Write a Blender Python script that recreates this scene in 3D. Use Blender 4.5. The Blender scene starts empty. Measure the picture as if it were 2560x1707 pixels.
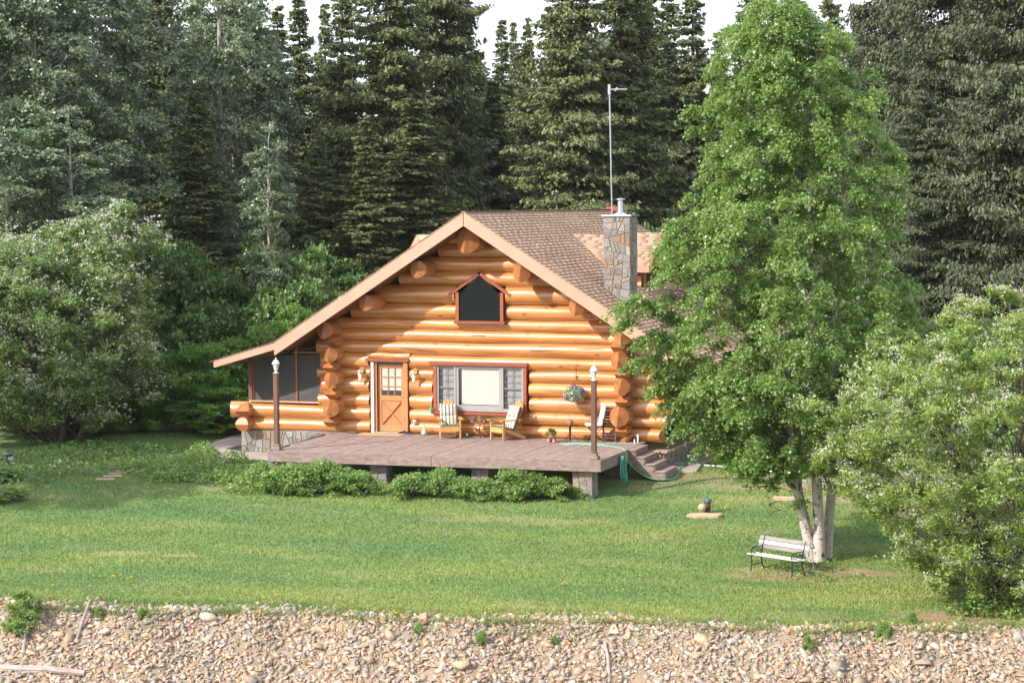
import bpy, bmesh, math, random
import numpy as np
from mathutils import Vector, Matrix
R = math.radians
random.seed(7); rng = np.random.default_rng(11)
sc = bpy.context.scene
COL = sc.collection
# ------------------------------------------------------------ camera
CAM = np.array([24.19944, -56.97184, 7.7])
cR = Vector((0.9442031, 0.3293093, -0.0059868)); cU = Vector((-0.0161850, 0.0645455, 0.9977835)); cF = Vector((-0.3289658, 0.9420134, -0.0662739))
cam = bpy.data.objects.new('camera', bpy.data.cameras.new('camera')); COL.objects.link(cam)
m = Matrix.Identity(4)
for i in range(3):
    m[i][0] = cR[i]; m[i][1] = cU[i]; m[i][2] = -cF[i]; m[i][3] = CAM[i]
cam.matrix_world = m
cam.data.sensor_width = 36; cam.data.lens = 73.125; cam.data.clip_start = .5; cam.data.clip_end = 2000
sc.camera = cam
# ------------------------------------------------------------ sky, sun, exposure
SUN = Vector((-.507, -.654, .561)).normalized()
W = bpy.data.worlds.new('World'); sc.world = W; W.use_nodes = True
nt = W.node_tree; bg = nt.nodes['Background']
sky = nt.nodes.new('ShaderNodeTexSky'); sky.sky_type = 'NISHITA'; sky.sun_disc = False
sky.sun_elevation = math.asin(SUN.z); sky.sun_rotation = math.atan2(SUN.x, SUN.y)
sky.air_density = 1.0; sky.dust_density = 3.5; sky.ozone_density = 1.0
_tc = nt.nodes.new('ShaderNodeTexCoord'); _mp = nt.nodes.new('ShaderNodeMapping'); _mp.inputs['Scale'].default_value = (1, 1, 2.5)
_nz = nt.nodes.new('ShaderNodeTexNoise'); _nz.inputs['Scale'].default_value = 2.2; _nz.inputs['Detail'].default_value = 5
_rp = nt.nodes.new('ShaderNodeValToRGB'); _rp.color_ramp.elements[0].position = .3; _rp.color_ramp.elements[0].color = (.5, .5, .5, 1); _rp.color_ramp.elements[1].position = .65; _rp.color_ramp.elements[1].color = (.88, .88, .88, 1)
_mx = nt.nodes.new('ShaderNodeMix'); _mx.data_type = 'RGBA'; _mx.inputs[7].default_value = (6.3, 6.6, 7.3, 1)   # thin bright cloud veil over the blue
nt.links.new(_tc.outputs['Generated'], _mp.inputs[0]); nt.links.new(_mp.outputs[0], _nz.inputs['Vector']); nt.links.new(_nz.outputs['Fac'], _rp.inputs[0]); nt.links.new(_rp.outputs[0], _mx.inputs[0])
nt.links.new(sky.outputs[0], _mx.inputs[6]); nt.links.new(_mx.outputs[2], bg.inputs[0]); bg.inputs[1].default_value = .14
sl = bpy.data.lights.new('sun', 'SUN'); sl.energy = 3.5; sl.angle = R(.55); sl.color = (1, .945, .86)
so = bpy.data.objects.new('sun', sl); COL.objects.link(so)
so.rotation_euler = SUN.to_track_quat('Z', 'Y').to_euler()
sc.view_settings.view_transform = 'Standard'; sc.view_settings.look = 'None'
sc.view_settings.gamma = 1; sc.view_settings.exposure = 1.12; sc.view_settings.use_curve_mapping = False
sc.cycles.max_bounces = 6; sc.cycles.transparent_max_bounces = 12; sc.cycles.diffuse_bounces = 3

# ------------------------------------------------------------ view-aligned ground frame (s across, d away from the river)
RH = np.array([0.9442, 0.3296]); FH = np.array([-0.3296, 0.9441])
def XY(s, d):
    s = np.asarray(s, float); d = np.asarray(d, float)
    return CAM[0] + s * RH[0] + d * FH[0], CAM[1] + s * RH[1] + d * FH[1]
def SD(x, y):
    x = np.asarray(x, float) - CAM[0]; y = np.asarray(y, float) - CAM[1]
    return x * RH[0] + y * RH[1], x * FH[0] + y * FH[1]
def wob(a, b, k=1.0):
    return (np.sin(a * 1.7 * k + 2.1 * np.sin(b * .9 * k)) + np.sin(b * 2.3 * k + 1.3 + 1.7 * np.sin(a * 1.1 * k)) + .6 * np.sin((a + b) * 4.1 * k)) / 2.6
def edge(s):
    return 43.0 - .14 * np.clip(s, -14, 14) + .2 * np.sin(s * .9) + .1 * np.sin(s * 2.7 + 1) + .03 * np.sin(s * 6.1)
PD = [36, 43, 47, 52.5, 55.2, 57, 60, 70, 100, 400]
PZ = [-1.05, -1.0, -.75, -.35, -.14, .06, .10, .12, .3, 4]
def gz_lawn(s, d):
    return np.interp(d, PD, PZ) + .03 * wob(s * .35, d * .35)
def gz_sd(s, d):
    s = np.asarray(s, float); d = np.asarray(d, float)
    e = edge(s); t = np.clip(e - d, 0, 7.5)
    return gz_lawn(s, d) - .60 * t + .07 * wob(s * .8, d * 1.1) * np.clip(t, 0, 1) - .05 * np.clip(t * 4, 0, 1)
def gz(x, y):
    return gz_sd(*SD(x, y))
def Hz(Y, d):            # height of something seen at picture row Y, distance d
    return 7.7 - (np.asarray(Y, float) - 508) / 5200 * d

# ------------------------------------------------------------ materials
MATS = {}
def nodes(name):
    M = bpy.data.materials.new(name); M.use_nodes = True; MATS[name] = M
    t = M.node_tree; return M, t, t.nodes['Principled BSDF']
def setp(b, **k):
    for a, v in k.items():
        b.inputs[{'rough': 'Roughness', 'metal': 'Metallic', 'spec': 'Specular IOR Level', 'coat': 'Coat Weight', 'coatr': 'Coat Roughness', 'trans': 'Transmission Weight', 'alpha': 'Alpha'}[a]].default_value = v
def N(t, kind, **k):
    n = t.nodes.new('ShaderNode' + kind)
    for a, v in k.items():
        if a in n.inputs: n.inputs[a].default_value = v
        else: setattr(n, a, v)
    return n
def ramp(t, fac, stops):
    r = t.nodes.new('ShaderNodeValToRGB'); e = r.color_ramp.elements
    while len(e) < len(stops): e.new(.5)
    for i, (p, c) in enumerate(stops):
        e[i].position = p; e[i].color = (*c, 1)
    t.links.new(fac, r.inputs[0]); return r.outputs[0]
def coords(t, scale=(1, 1, 1), obj=True):
    g = t.nodes.new('ShaderNodeTexCoord') if obj else t.nodes.new('ShaderNodeNewGeometry')
    mp = t.nodes.new('ShaderNodeMapping'); mp.inputs['Scale'].default_value = scale
    t.links.new(g.outputs['Object' if obj else 'Position'], mp.inputs[0])
    return mp.outputs[0]
def offs(t, vec):        # shift the pattern by the object's own random number
    oi = t.nodes.new('ShaderNodeObjectInfo'); mu = t.nodes.new('ShaderNodeMath'); mu.operation = 'MULTIPLY'; mu.inputs[1].default_value = 37
    t.links.new(oi.outputs['Random'], mu.inputs[0]); ad = t.nodes.new('ShaderNodeVectorMath'); ad.operation = 'ADD'
    t.links.new(vec, ad.inputs[0]); t.links.new(mu.outputs[0], ad.inputs[1]); return ad.outputs[0], oi.outputs['Random']
def noise(t, vec, scale, detail=4, rough=.55):
    n = N(t, 'TexNoise'); n.inputs['Scale'].default_value = scale; n.inputs['Detail'].default_value = detail; n.inputs['Roughness'].default_value = rough
    t.links.new(vec, n.inputs['Vector']); return n.outputs['Fac']
def mix(t, fac, a, b, mode='MIX'):
    n = t.nodes.new('ShaderNodeMix'); n.data_type = 'RGBA'; n.blend_type = mode
    for i, v in ((0, fac), (6, a), (7, b)):
        if hasattr(v, 'node'): t.links.new(v, n.inputs[i])
        elif i == 0: n.inputs[0].default_value = v
        else: n.inputs[i].default_value = (*v, 1)
    return n.outputs[2]
def math1(t, op, a, b=None, clamp=False):
    n = t.nodes.new('ShaderNodeMath'); n.operation = op; n.use_clamp = clamp
    for i, v in enumerate((a, b)):
        if v is None: continue
        if hasattr(v, 'node'): t.links.new(v, n.inputs[i])
        else: n.inputs[i].default_value = v
    return n.outputs[0]
def bump(t, b, h, strength=.3, dist=.02):
    n = t.nodes.new('ShaderNodeBump'); n.inputs['Strength'].default_value = strength; n.inputs['Distance'].default_value = dist
    t.links.new(h, n.inputs['Height']); t.links.new(n.outputs[0], b.inputs['Normal'])
    if 'Coat Normal' in b.inputs: t.links.new(n.outputs[0], b.inputs['Coat Normal'])
def plain(name, c, rough=.6, metal=0, var=.12, scale=6, bmp=0, **k):
    M, t, b = nodes(name); setp(b, rough=rough, metal=metal, **k)
    v, rnd = offs(t, coords(t)); n = noise(t, v, scale, 5)
    lo = tuple(x * (1 - var * 1.6) for x in c); hi = tuple(min(1, x * (1 + var)) for x in c)
    t.links.new(ramp(t, n, [(.3, lo), (.7, hi)]), b.inputs['Base Color'])
    if bmp: bump(t, b, noise(t, v, scale * 6, 6), bmp, .01)
    return M
def wood(name, cols, rough=.5, stretch=(1.2, 14, 14), coat=0, knots=0, sc_=1.6, bmp=.15, weather=None, coatr=.12):
    """grain along the local X axis of each piece"""
    M, t, b = nodes(name); setp(b, rough=rough, coat=coat, coatr=coatr)
    v, rnd = offs(t, coords(t, stretch)); n = noise(t, v, sc_, 8, .6)
    c = ramp(t, n, [(.25, cols[0]), (.5, cols[1]), (.75, cols[2])])
    v2, _ = offs(t, coords(t, (.5, 1.5, 1.5))); n2 = noise(t, v2, 1.2, 3)
    c = mix(t, math1(t, 'MULTIPLY', n2, .6), c, cols[0])
    hv = ramp(t, rnd, [(0, (.86, .86, .86)), (1, (1.1, 1.06, 1.04))])
    c = mix(t, 1.0, c, hv, 'MULTIPLY')
    if knots:
        v3, _ = offs(t, coords(t, (1.1, 3.3, 3.3))); vo = N(t, 'TexVoronoi'); vo.inputs['Scale'].default_value = 1.35; t.links.new(v3, vo.inputs['Vector'])
        k = ramp(t, vo.outputs['Distance'], [(.045, (1, 1, 1)), (.15, (0, 0, 0))])
        c = mix(t, math1(t, 'MULTIPLY', k, knots), c, tuple(x * .28 for x in cols[0]))
    if weather:
        v4, _ = offs(t, coords(t, (2, 5, 5))); n4 = noise(t, v4, 2.2, 6, .7)
        c = mix(t, ramp(t, n4, [(.42, (0, 0, 0)), (.62, (1, 1, 1))]), c, weather)
    t.links.new(c, b.inputs['Base Color'])
    bump(t, b, n, bmp, .008); return M
def leafmat(name, cols, trans=.35, rough=.45, tcol=None, spec=.65):
    M, t, b = nodes(name); setp(b, rough=rough, spec=spec)
    a = N(t, 'Attribute'); a.attribute_name = 'tint'
    oi = t.nodes.new('ShaderNodeObjectInfo')
    f = math1(t, 'ADD', a.outputs['Fac'], math1(t, 'MULTIPLY', math1(t, 'SUBTRACT', oi.outputs['Random'], .5), .12), True)
    n = len(cols); c = ramp(t, f, [(i / (n - 1), cols[i]) for i in range(n)])
    t.links.new(c, b.inputs['Base Color'])
    if trans:
        tr = N(t, 'BsdfTranslucent'); tc = mix(t, .5, c, tcol or (.3, .42, .06), 'MIX'); t.links.new(tc, tr.inputs['Color'])
        mx = N(t, 'MixShader'); mx.inputs[0].default_value = trans
        t.links.new(b.outputs[0], mx.inputs[1]); t.links.new(tr.outputs[0], mx.inputs[2])
        t.links.new(mx.outputs[0], t.nodes['Material Output'].inputs['Surface'])
    return M

M_LOG = wood('varnished_log', [(.29, .092, .018), (.51, .215, .052), (.66, .345, .11)], rough=.38, coat=1.0, knots=1.0, stretch=(.55, 9, 9), bmp=.6, coatr=.2)
M_END = None
def endgrain():
    M, t, b = nodes('log_end_grain'); setp(b, rough=.6, coat=.12, coatr=.3)
    v, rnd = offs(t, coords(t, (2, 2, 2))); n = noise(t, v, 3, 5)
    c = ramp(t, n, [(.3, (0.231, 0.072, 0.017)), (.7, (0.385, 0.152, 0.045))])
    g = t.nodes.new('ShaderNodeTexCoord'); mp = t.nodes.new('ShaderNodeMapping'); mp.inputs['Scale'].default_value = (0, 1, 1)
    t.links.new(g.outputs['Object'], mp.inputs[0]); wv = N(t, 'TexWave'); wv.wave_type = 'RINGS'; wv.rings_direction = 'X'
    wv.inputs['Scale'].default_value = 9; wv.inputs['Distortion'].default_value = 2; wv.inputs['Detail'].default_value = 3
    t.links.new(mp.outputs[0], wv.inputs['Vector'])
    c = mix(t, math1(t, 'MULTIPLY', wv.outputs['Fac'], .25), c, (.2, .06, .015)); t.links.new(c, b.inputs['Base Color']); return M
M_END = endgrain()
M_CRACK = plain('drying_crack', (.03, .012, .006), .9)
M_FASCIA = plain('painted_fascia', (.43, .245, .17), .6, var=.06, scale=2)
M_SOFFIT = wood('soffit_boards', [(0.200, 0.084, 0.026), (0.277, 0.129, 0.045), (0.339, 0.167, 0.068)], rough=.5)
M_REDWOOD = wood('stained_trim', [(0.169, 0.034, 0.011), (0.277, 0.065, 0.019), (0.354, 0.099, 0.034)], rough=.4, coat=.3)
M_DOOR = wood('fir_door', [(0.385, 0.144, 0.049), (0.462, 0.198, 0.075), (0.508, 0.236, 0.098)], rough=.45, stretch=(9, 9, .8), coat=.2)
M_DECK = wood('weathered_deck_board', [(.165, .10, .083), (.245, .168, .145), (.32, .24, .215)], rough=.7, stretch=(14, 1.0, 14), bmp=.3, weather=(.30, .24, .218))
M_DFAS = wood('deck_fascia_board', [(.13, .078, .064), (.20, .135, .115), (.26, .19, .165)], rough=.65, stretch=(1.0, 14, 14), bmp=.25, knots=.5, weather=(.235, .185, .165))
M_STAIN = wood('brown_stained_post', [(0.077, 0.034, 0.022), (0.131, 0.061, 0.041), (0.177, 0.091, 0.064)], rough=.6, stretch=(12, 12, 1))
M_CHAIR = wood('yellow_pine', [(0.400, 0.213, 0.064), (0.493, 0.289, 0.098), (0.539, 0.342, 0.135)], rough=.5, stretch=(6, 6, 1.5))
M_DARKWOOD = wood('dark_chair_wood', [(.05, .022, .018), (.085, .04, .032), (.12, .06, .05)], rough=.6)
M_GREYWOOD = wood('grey_paint_peeling', [(0.139, 0.129, 0.124), (0.231, 0.220, 0.210), (0.323, 0.312, 0.300)], rough=.7, stretch=(1.5, 12, 12), bmp=.4)
M_WHITEWOOD = wood('white_paint_worn', [(0.347, 0.342, 0.330), (0.524, 0.517, 0.510), (0.616, 0.608, 0.600)], rough=.6, stretch=(1.5, 12, 12), bmp=.4)
M_DRIFT = wood('bleached_driftwood', [(0.193, 0.152, 0.143), (0.323, 0.274, 0.255), (0.462, 0.395, 0.375)], rough=.8, stretch=(2, 9, 9), bmp=.4, knots=.4)
M_CONC = plain('concrete', (0.323, 0.274, 0.232), .85, var=.12, scale=1.5, bmp=.2)
M_MORTAR = plain('mortar', (0.277, 0.266, 0.251), .95, var=.2, scale=9, bmp=.5)
M_METAL = plain('galvanised_metal', (.55, .57, .6), .35, .9, var=.08)
M_WHITE = plain('white_enamel', (.66, .65, .6), .35, 0, var=.05)
M_IRON = plain('black_iron', (.022, .022, .024), .55, .3, var=.2)
M_GREYFR = plain('grey_window_frame', (0.262, 0.236, 0.240), .5, var=.05)
M_BLACK = plain('black_rubber', (.02, .02, .02), .8)
M_DARK = plain('dark_interior', (.012, .014, .013), .9)
M_TERRA = plain('terracotta', (0.354, 0.122, 0.068), .75, var=.15, scale=8)
M_PINK = plain('pink_stoneware', (0.400, 0.190, 0.165), .6)
M_SOIL = plain('soil', (.09, .05, .03), .95)
M_HOSE = plain('green_hose', (0.054, 0.327, 0.225), .35, var=.1)
M_HOSEP = plain('pale_green_hose', (0.216, 0.471, 0.345), .35, var=.1)
M_MATT = plain('coir_mat', (0.424, 0.258, 0.128), .95, var=.1, scale=30)
M_NAVY = plain('navy_fabric', (.02, .022, .06), .8)
M_BRASS = plain('polished_brass', (.62, .48, .22), .28, .8)
M_STEEL = plain('mirror_steel', (.8, .8, .82), .05, 1.0, var=.02)
M_PVC = plain('white_plastic', (.8, .8, .8), .4, var=.03)
M_BLUEP = plain('blue_plastic_cap', (.06, .13, .20), .5)
M_RUST = plain('rusty_steel', (.10, .05, .04), .7, var=.3, scale=10)
M_SAND = plain('pale_sandstone', (0.385, 0.289, 0.195), .85, var=.14, scale=4, bmp=.4)
M_GREENPL = plain('grey_green_cover', (.11, .18, .17), .6)
M_YEL = plain('dandelion_yellow', (.80, .66, .03), .7)
M_PURP = plain('purple_petal', (.16, .05, .36), .6, var=.3, scale=30)
M_PALEP = plain('white_petal', (.68, .70, .66), .6)
M_BLUEC = plain('blue_chair_plastic', (.05, .07, .30), .5)
M_TILEBLK = plain('black_gravel_bed', (.03, .03, .035), .9, bmp=.6, scale=30)

def stonemat():
    M, t, b = nodes('fieldstone'); setp(b, rough=.8)
    v, rnd = offs(t, coords(t)); n = noise(t, v, 3.5, 6, .6)
    base = ramp(t, rnd, [(0, (.14, .14, .14)), (.18, (.23, .21, .185)), (.34, (.26, .205, .15)), (.46, (.18, .18, .185)), (.62, (.27, .255, .235)), (.72, (.23, .135, .08)), (.82, (.11, .115, .13)), (.92, (.21, .21, .21)), (1, (.33, .315, .29))])
    c = mix(t, ramp(t, n, [(.35, (0, 0, 0)), (.7, (.35, .35, .35))]), base, (.30, .19, .11), 'MIX')
    n2 = noise(t, v, 16, 5); c = mix(t, 1.0, c, ramp(t, n2, [(.3, (.75, .75, .75)), (.7, (1.1, 1.1, 1.1))]), 'MULTIPLY')
    t.links.new(c, b.inputs['Base Color']); bump(t, b, n2, .5, .02); return M
M_STONE = stonemat()
def pebblemat():
    M, t, b = nodes('bank_rock'); setp(b, rough=.85)
    a = N(t, 'Attribute'); a.attribute_name = 'tint'; oi = t.nodes.new('ShaderNodeObjectInfo')
    f = math1(t, 'FRACT', math1(t, 'ADD', a.outputs['Fac'], oi.outputs['Random']))
    c = ramp(t, f, [(0, (.34, .235, .155)), (.13, (.40, .29, .20)), (.26, (.21, .19, .165)), (.38, (.42, .31, .215)), (.5, (.38, .215, .12)), (.57, (.25, .22, .19)), (.70, (.44, .355, .275)), (.80, (.195, .20, .20)), (.88, (.34, .235, .14)), (.94, (.27, .26, .24)), (1, (.47, .45, .40))])
    v = coords(t, (1, 1, 1), False); n = noise(t, v, 14, 5)
    c = mix(t, 1.0, c, ramp(t, n, [(.3, (.72, .70, .68)), (.7, (1.12, 1.1, 1.08))]), 'MULTIPLY')
    t.links.new(c, b.inputs['Base Color']); bump(t, b, noise(t, v, 40, 4), .4, .01); return M
M_ROCK = pebblemat()
def shinglemat():
    M, t, b = nodes('asphalt_shingle'); setp(b, rough=.9)
    a = N(t, 'Attribute'); a.attribute_name = 'tint'; oi = t.nodes.new('ShaderNodeObjectInfo')
    f = math1(t, 'FRACT', math1(t, 'ADD', a.outputs['Fac'], oi.outputs['Random']))
    c = ramp(t, f, [(0, (.32, .208, .138)), (.35, (.345, .226, .152)), (.6, (.33, .215, .143)), (.85, (.39, .26, .18)), (1, (.315, .205, .137))])
    n = noise(t, coords(t, (1, 1, 1), False), 60, 3); c = mix(t, 1.0, c, ramp(t, n, [(.3, (.8, .8, .8)), (.7, (1.15, 1.15, 1.15))]), 'MULTIPLY')
    v_ = coords(t, (1, .35, 1), False); c = mix(t, 1.0, c, ramp(t, noise(t, v_, 1.6, 5), [(.3, (.82, .80, .78)), (.7, (1.1, 1.1, 1.1))]), 'MULTIPLY'); t.links.new(c, b.inputs['Base Color']); return M
M_SHIN = shinglemat()
def barkwhite():
    M, t, b = nodes('birch_bark'); setp(b, rough=.65)
    v, _ = offs(t, coords(t, (3, 3, 16))); n = noise(t, v, 2.2, 6, .65)
    v2, _ = offs(t, coords(t, (4, 4, 2.2))); n2 = noise(t, v2, 1.7, 4)
    c = ramp(t, n, [(.28, (.05, .042, .038)), (.39, (.36, .31, .27)), (.6, (.47, .42, .375)), (.8, (.54, .50, .465))])
    c = mix(t, ramp(t, n2, [(.58, (0, 0, 0)), (.63, (1, 1, 1))]), c, (.05, .042, .038))
    t.links.new(c, b.inputs['Base Color']); bump(t, b, n, .3, .01); return M
M_BIRCH = barkwhite()
M_BARK = plain('grey_brown_bark', (.10, .075, .06), .9, var=.35, scale=12, bmp=.6)
M_PBARK = plain('pale_poplar_bark', (.34, .32, .28), .85, var=.35, scale=5, bmp=.4)
L_BIRCH = leafmat('birch_leaf', [(.085, .15, .028), (.13, .22, .045), (.19, .29, .07), (.28, .39, .13)], .45, .42)
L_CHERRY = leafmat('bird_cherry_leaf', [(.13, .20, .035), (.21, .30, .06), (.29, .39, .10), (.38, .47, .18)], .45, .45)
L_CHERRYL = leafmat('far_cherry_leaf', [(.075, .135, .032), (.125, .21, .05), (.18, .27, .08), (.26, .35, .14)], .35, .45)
L_POPLAR = leafmat('poplar_leaf', [(.075, .12, .058), (.125, .18, .09), (.185, .25, .13), (.38, .42, .30)], .25, .35, (.12, .2, .08))
L_SPRUCE = leafmat('spruce_needles', [(.054, .068, .030), (.102, .126, .05), (.158, .182, .074), (.225, .238, .11)], .15, .6, (.10, .12, .04), .25)
L_SPRUCEG = leafmat('blue_grey_spruce_needles', [(.038, .050, .026), (.075, .092, .048), (.118, .135, .072), (.17, .185, .105)], .15, .6, (.10, .12, .04), .25)
L_CONE = leafmat('spruce_dead_twigs', [(.05, .028, .018), (.09, .05, .03)], 0, .8)
L_SHRUB = leafmat('shrub_leaf', [(.085, .16, .03), (.14, .24, .05), (.20, .32, .08), (.28, .40, .13)], .35, .5)
L_BRIGHT = leafmat('bright_hedge_leaf', [(.07, .14, .02), (.11, .22, .032), (.15, .29, .05), (.2, .36, .08)], .4, .45)
L_UNDER = leafmat('understory_leaf', [(.055, .105, .028), (.09, .165, .042), (.13, .22, .06), (.18, .28, .09)], .3, .5)
L_BLOS = leafmat('white_blossom', [(.36, .37, .28), (.50, .50, .40), (.60, .59, .50)], .25, .7, (.6, .6, .5))
L_GRASS = None

# ------------------------------------------------------------ mesh helpers
def fastmesh(name, V, F, mat=None, tint=None, smooth=False, extra=None):
    V = np.asarray(V, np.float32); F = np.asarray(F, np.int32); k = F.shape[1]
    me = bpy.data.meshes.new(name); me.vertices.add(len(V)); me.vertices.foreach_set('co', V.ravel())
    me.loops.add(F.size); me.loops.foreach_set('vertex_index', F.ravel())
    me.polygons.add(len(F)); me.polygons.foreach_set('loop_start', np.arange(0, F.size, k, dtype=np.int32))
    if smooth: me.polygons.foreach_set('use_smooth', np.ones(len(F), bool))
    for nm, arr in ([('tint', tint)] if tint is not None else []) + (extra or []):
        a = me.attributes.new(nm, 'FLOAT', 'POINT'); a.data.foreach_set('value', np.asarray(arr, np.float32))
    me.update(calc_edges=True)
    if mat: me.materials.append(mat)
    return me
def obj(name, me, parent=None, loc=None, rotz=None):
    o = bpy.data.objects.new(name, me); COL.objects.link(o)
    if parent is not None: o.parent = parent
    if loc is not None: o.location = loc
    if rotz is not None: o.rotation_euler = (0, 0, rotz)
    return o
def tag(o, label=None, cat=None, group=None, kind=None):
    for k, v in (('label', label), ('category', cat), ('group', group), ('kind', kind)):
        if v: o[k] = v
    return o
def thing(name, label, cat, loc=(0, 0, 0), rotz=0, group=None):
    o = bpy.data.objects.new(name, None); COL.objects.link(o); o.empty_display_size = .2
    o.location = loc; o.rotation_euler = (0, 0, rotz); return tag(o, label, cat, group)
def copy_tree(o, parent=None):
    c = o.copy(); COL.objects.link(c); c.parent = parent
    for ch in list(o.children): copy_tree(ch, c)
    return c
class MB:
    def __init__(s): s.v = []; s.f = []; s.m = []; s.n = 0
    def add(s, V, F, mi=0):
        s.v += [tuple(map(float, p)) for p in V]; s.f += [tuple(i + s.n for i in f) for f in F]; s.m += [mi] * len(F); s.n = len(s.v); return s
    def box(s, a, b, mi=0, T=None):
        (x0, y0, z0), (x1, y1, z1) = a, b
        V = [Vector(p) for p in ((x0, y0, z0), (x1, y0, z0), (x1, y1, z0), (x0, y1, z0), (x0, y0, z1), (x1, y0, z1), (x1, y1, z1), (x0, y1, z1))]
        if T is not None: V = [T @ p for p in V]
        return s.add(V, [(0, 3, 2, 1), (4, 5, 6, 7), (0, 1, 5, 4), (1, 2, 6, 5), (2, 3, 7, 6), (3, 0, 4, 7)], mi)
    def bar(s, p, q, w, h, up=(0, 0, 1), mi=0):
        p = Vector(p); q = Vector(q); d = (q - p); L = d.length; d.normalize(); up = Vector(up)
        y = up.cross(d)
        if y.length < 1e-4: y = Vector((1, 0, 0)).cross(d)
        y.normalize(); z = d.cross(y)
        T = Matrix(((d.x, y.x, z.x, p.x), (d.y, y.y, z.y, p.y), (d.z, y.z, z.z, p.z), (0, 0, 0, 1)))
        return s.box((0, -w / 2, -h / 2), (L, w / 2, h / 2), mi, T)
    def tube(s, pts, rad, n=8, mi=0, cap=True):
        P = np.asarray(pts, float); k = len(P); r = np.broadcast_to(np.asarray(rad, float), (k,))
        t = np.gradient(P, axis=0); t /= np.linalg.norm(t, axis=1)[:, None] + 1e-9
        ref = np.array([0, 0, 1.]) if abs(t[0][2]) < .9 else np.array([1., 0, 0])
        a = np.cross(t[0], ref); a /= np.linalg.norm(a); V = []
        for i in range(k):
            a = a - t[i] * (a @ t[i]); a /= np.linalg.norm(a) + 1e-9; b = np.cross(t[i], a)
            for j in range(n):
                th = 2 * math.pi * j / n; V.append(P[i] + r[i] * (math.cos(th) * a + math.sin(th) * b))
        F = [(i * n + j, i * n + (j + 1) % n, (i + 1) * n + (j + 1) % n, (i + 1) * n + j) for i in range(k - 1) for j in range(n)]
        if cap: F += [tuple(range(n - 1, -1, -1)), tuple((k - 1) * n + j for j in range(n))]
        return s.add(V, F, mi)
    def lathe(s, prof, c=(0, 0, 0), n=16, mi=0, T=None):
        V = []; k = len(prof)
        for r, z in prof:
            for j in range(n):
                th = 2 * math.pi * j / n; V.append(Vector((c[0] + r * math.cos(th), c[1] + r * math.sin(th), c[2] + z)))
        if T is not None: V = [T @ p for p in V]
        F = [(i * n + j, i * n + (j + 1) % n, (i + 1) * n + (j + 1) % n, (i + 1) * n + j) for i in range(k - 1) for j in range(n)]
        F += [tuple(range(n - 1, -1, -1)), tuple((k - 1) * n + j for j in range(n))]
        return s.add(V, F, mi)
    def ball(s, c, r, n=12, mi=0, sz=(1, 1, 1)):
        return s.lathe([(max(.001, r * sz[0] * math.sin(math.pi * i / n)), -r * sz[2] * math.cos(math.pi * i / n)) for i in range(n + 1)], c, n, mi)
    def build(s, name, mats, parent=None, smooth=True, ang=38, loc=None, rotz=None, bevel=0):
        me = bpy.data.meshes.new(name); me.from_pydata(s.v, [], s.f)
        for mm in (mats if isinstance(mats, (list, tuple)) else [mats]): me.materials.append(mm)
        me.polygons.foreach_set('material_index', s.m)
        if bevel:
            bm = bmesh.new(); bm.from_mesh(me)
            bmesh.ops.bevel(bm, geom=[e for e in bm.edges if len(e.link_faces) == 2 and e.calc_face_angle(0) > .6], offset=bevel, segments=1, affect='EDGES'); bm.to_mesh(me); bm.free()
        if smooth:
            me.polygons.foreach_set('use_smooth', [True] * len(me.polygons)); me.set_sharp_from_angle(angle=R(ang))
        me.update(); return obj(name, me, parent, loc, rotz)
# ============================================================ GROUND
def gridmesh(name, S, D, zf, mat, extra=None):
    A, B = np.meshgrid(S, D); x, y = XY(A, B); z = zf(A, B); n, k = A.shape
    V = np.stack([x, y, z], -1).reshape(-1, 3); i = np.arange(n * k).reshape(n, k)
    F = np.stack([i[:-1, :-1], i[:-1, 1:], i[1:, 1:], i[1:, :-1]], -1).reshape(-1, 4)
    return fastmesh(name, V, F, mat, smooth=True, extra=[(a, f(A, B).ravel()) for a, f in (extra or [])])
PATCH = []   # bare patches (s, d, rs, rd, strength)
def patch(x, y, rx, ry, st=1.0):
    s, d = SD(x, y); PATCH.append((float(s), float(d), rx, ry, st))
for x, y, rx, ry, st in ((10.4, -.9, 2.6, .75, .9), (12.4, -1.6, 2.4, .5, 1), (14.6, -2.5, 2.4, .5, 1), (17, -3.3, 2, .5, 1), (9.3, -2.6, 1.0, .7, .6), (15.0, -10.5, 1.9, .75, 1.35), (16.1, -10.2, 1.6, .4, .8), (17.3, -12, 1.5, .3, .5), (12.2, -3.2, 1.6, .5, .45),
                         (11.2, -3.6, 2, .6, .35), (-7.6, -4.4, 1.8, .5, .55), (-3.2, -3.3, 1.4, .7, .9), (-1.4, -6.1, 1.2, .5, .9), (-7.0, -9.0, 2.4, .35, .5), (1, -19.6, 1.0, .5, .7), (-.2, -18.9, 1, .5, .6), (-1.0, -13.6, .55, .22, .9), (.6, -13.4, .6, .2, .9), (-.4, -13.5, .5, .2, .6),
                         (9.8, -15.2, .8, .4, .5), (3.4, -12.6, .5, .2, .6), (6.0, -7.4, 1.7, .4, .55), (8.1, -7.2, 1.8, .4, .5), (13.6, -15, .8, .35, .4), (15.6, -14.1, 1.2, .4, .4), (5.8, -15, .7, .35, .4), (12, -12.3, .8, .3, .3), (19.2, -13.2, 2.2, .8, 1.2), (10.8, -8, 1.3, .4, .3), (13.4, -6.6, 1, .3, .3)):
    patch(x, y, rx, ry, st * .8)
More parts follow.
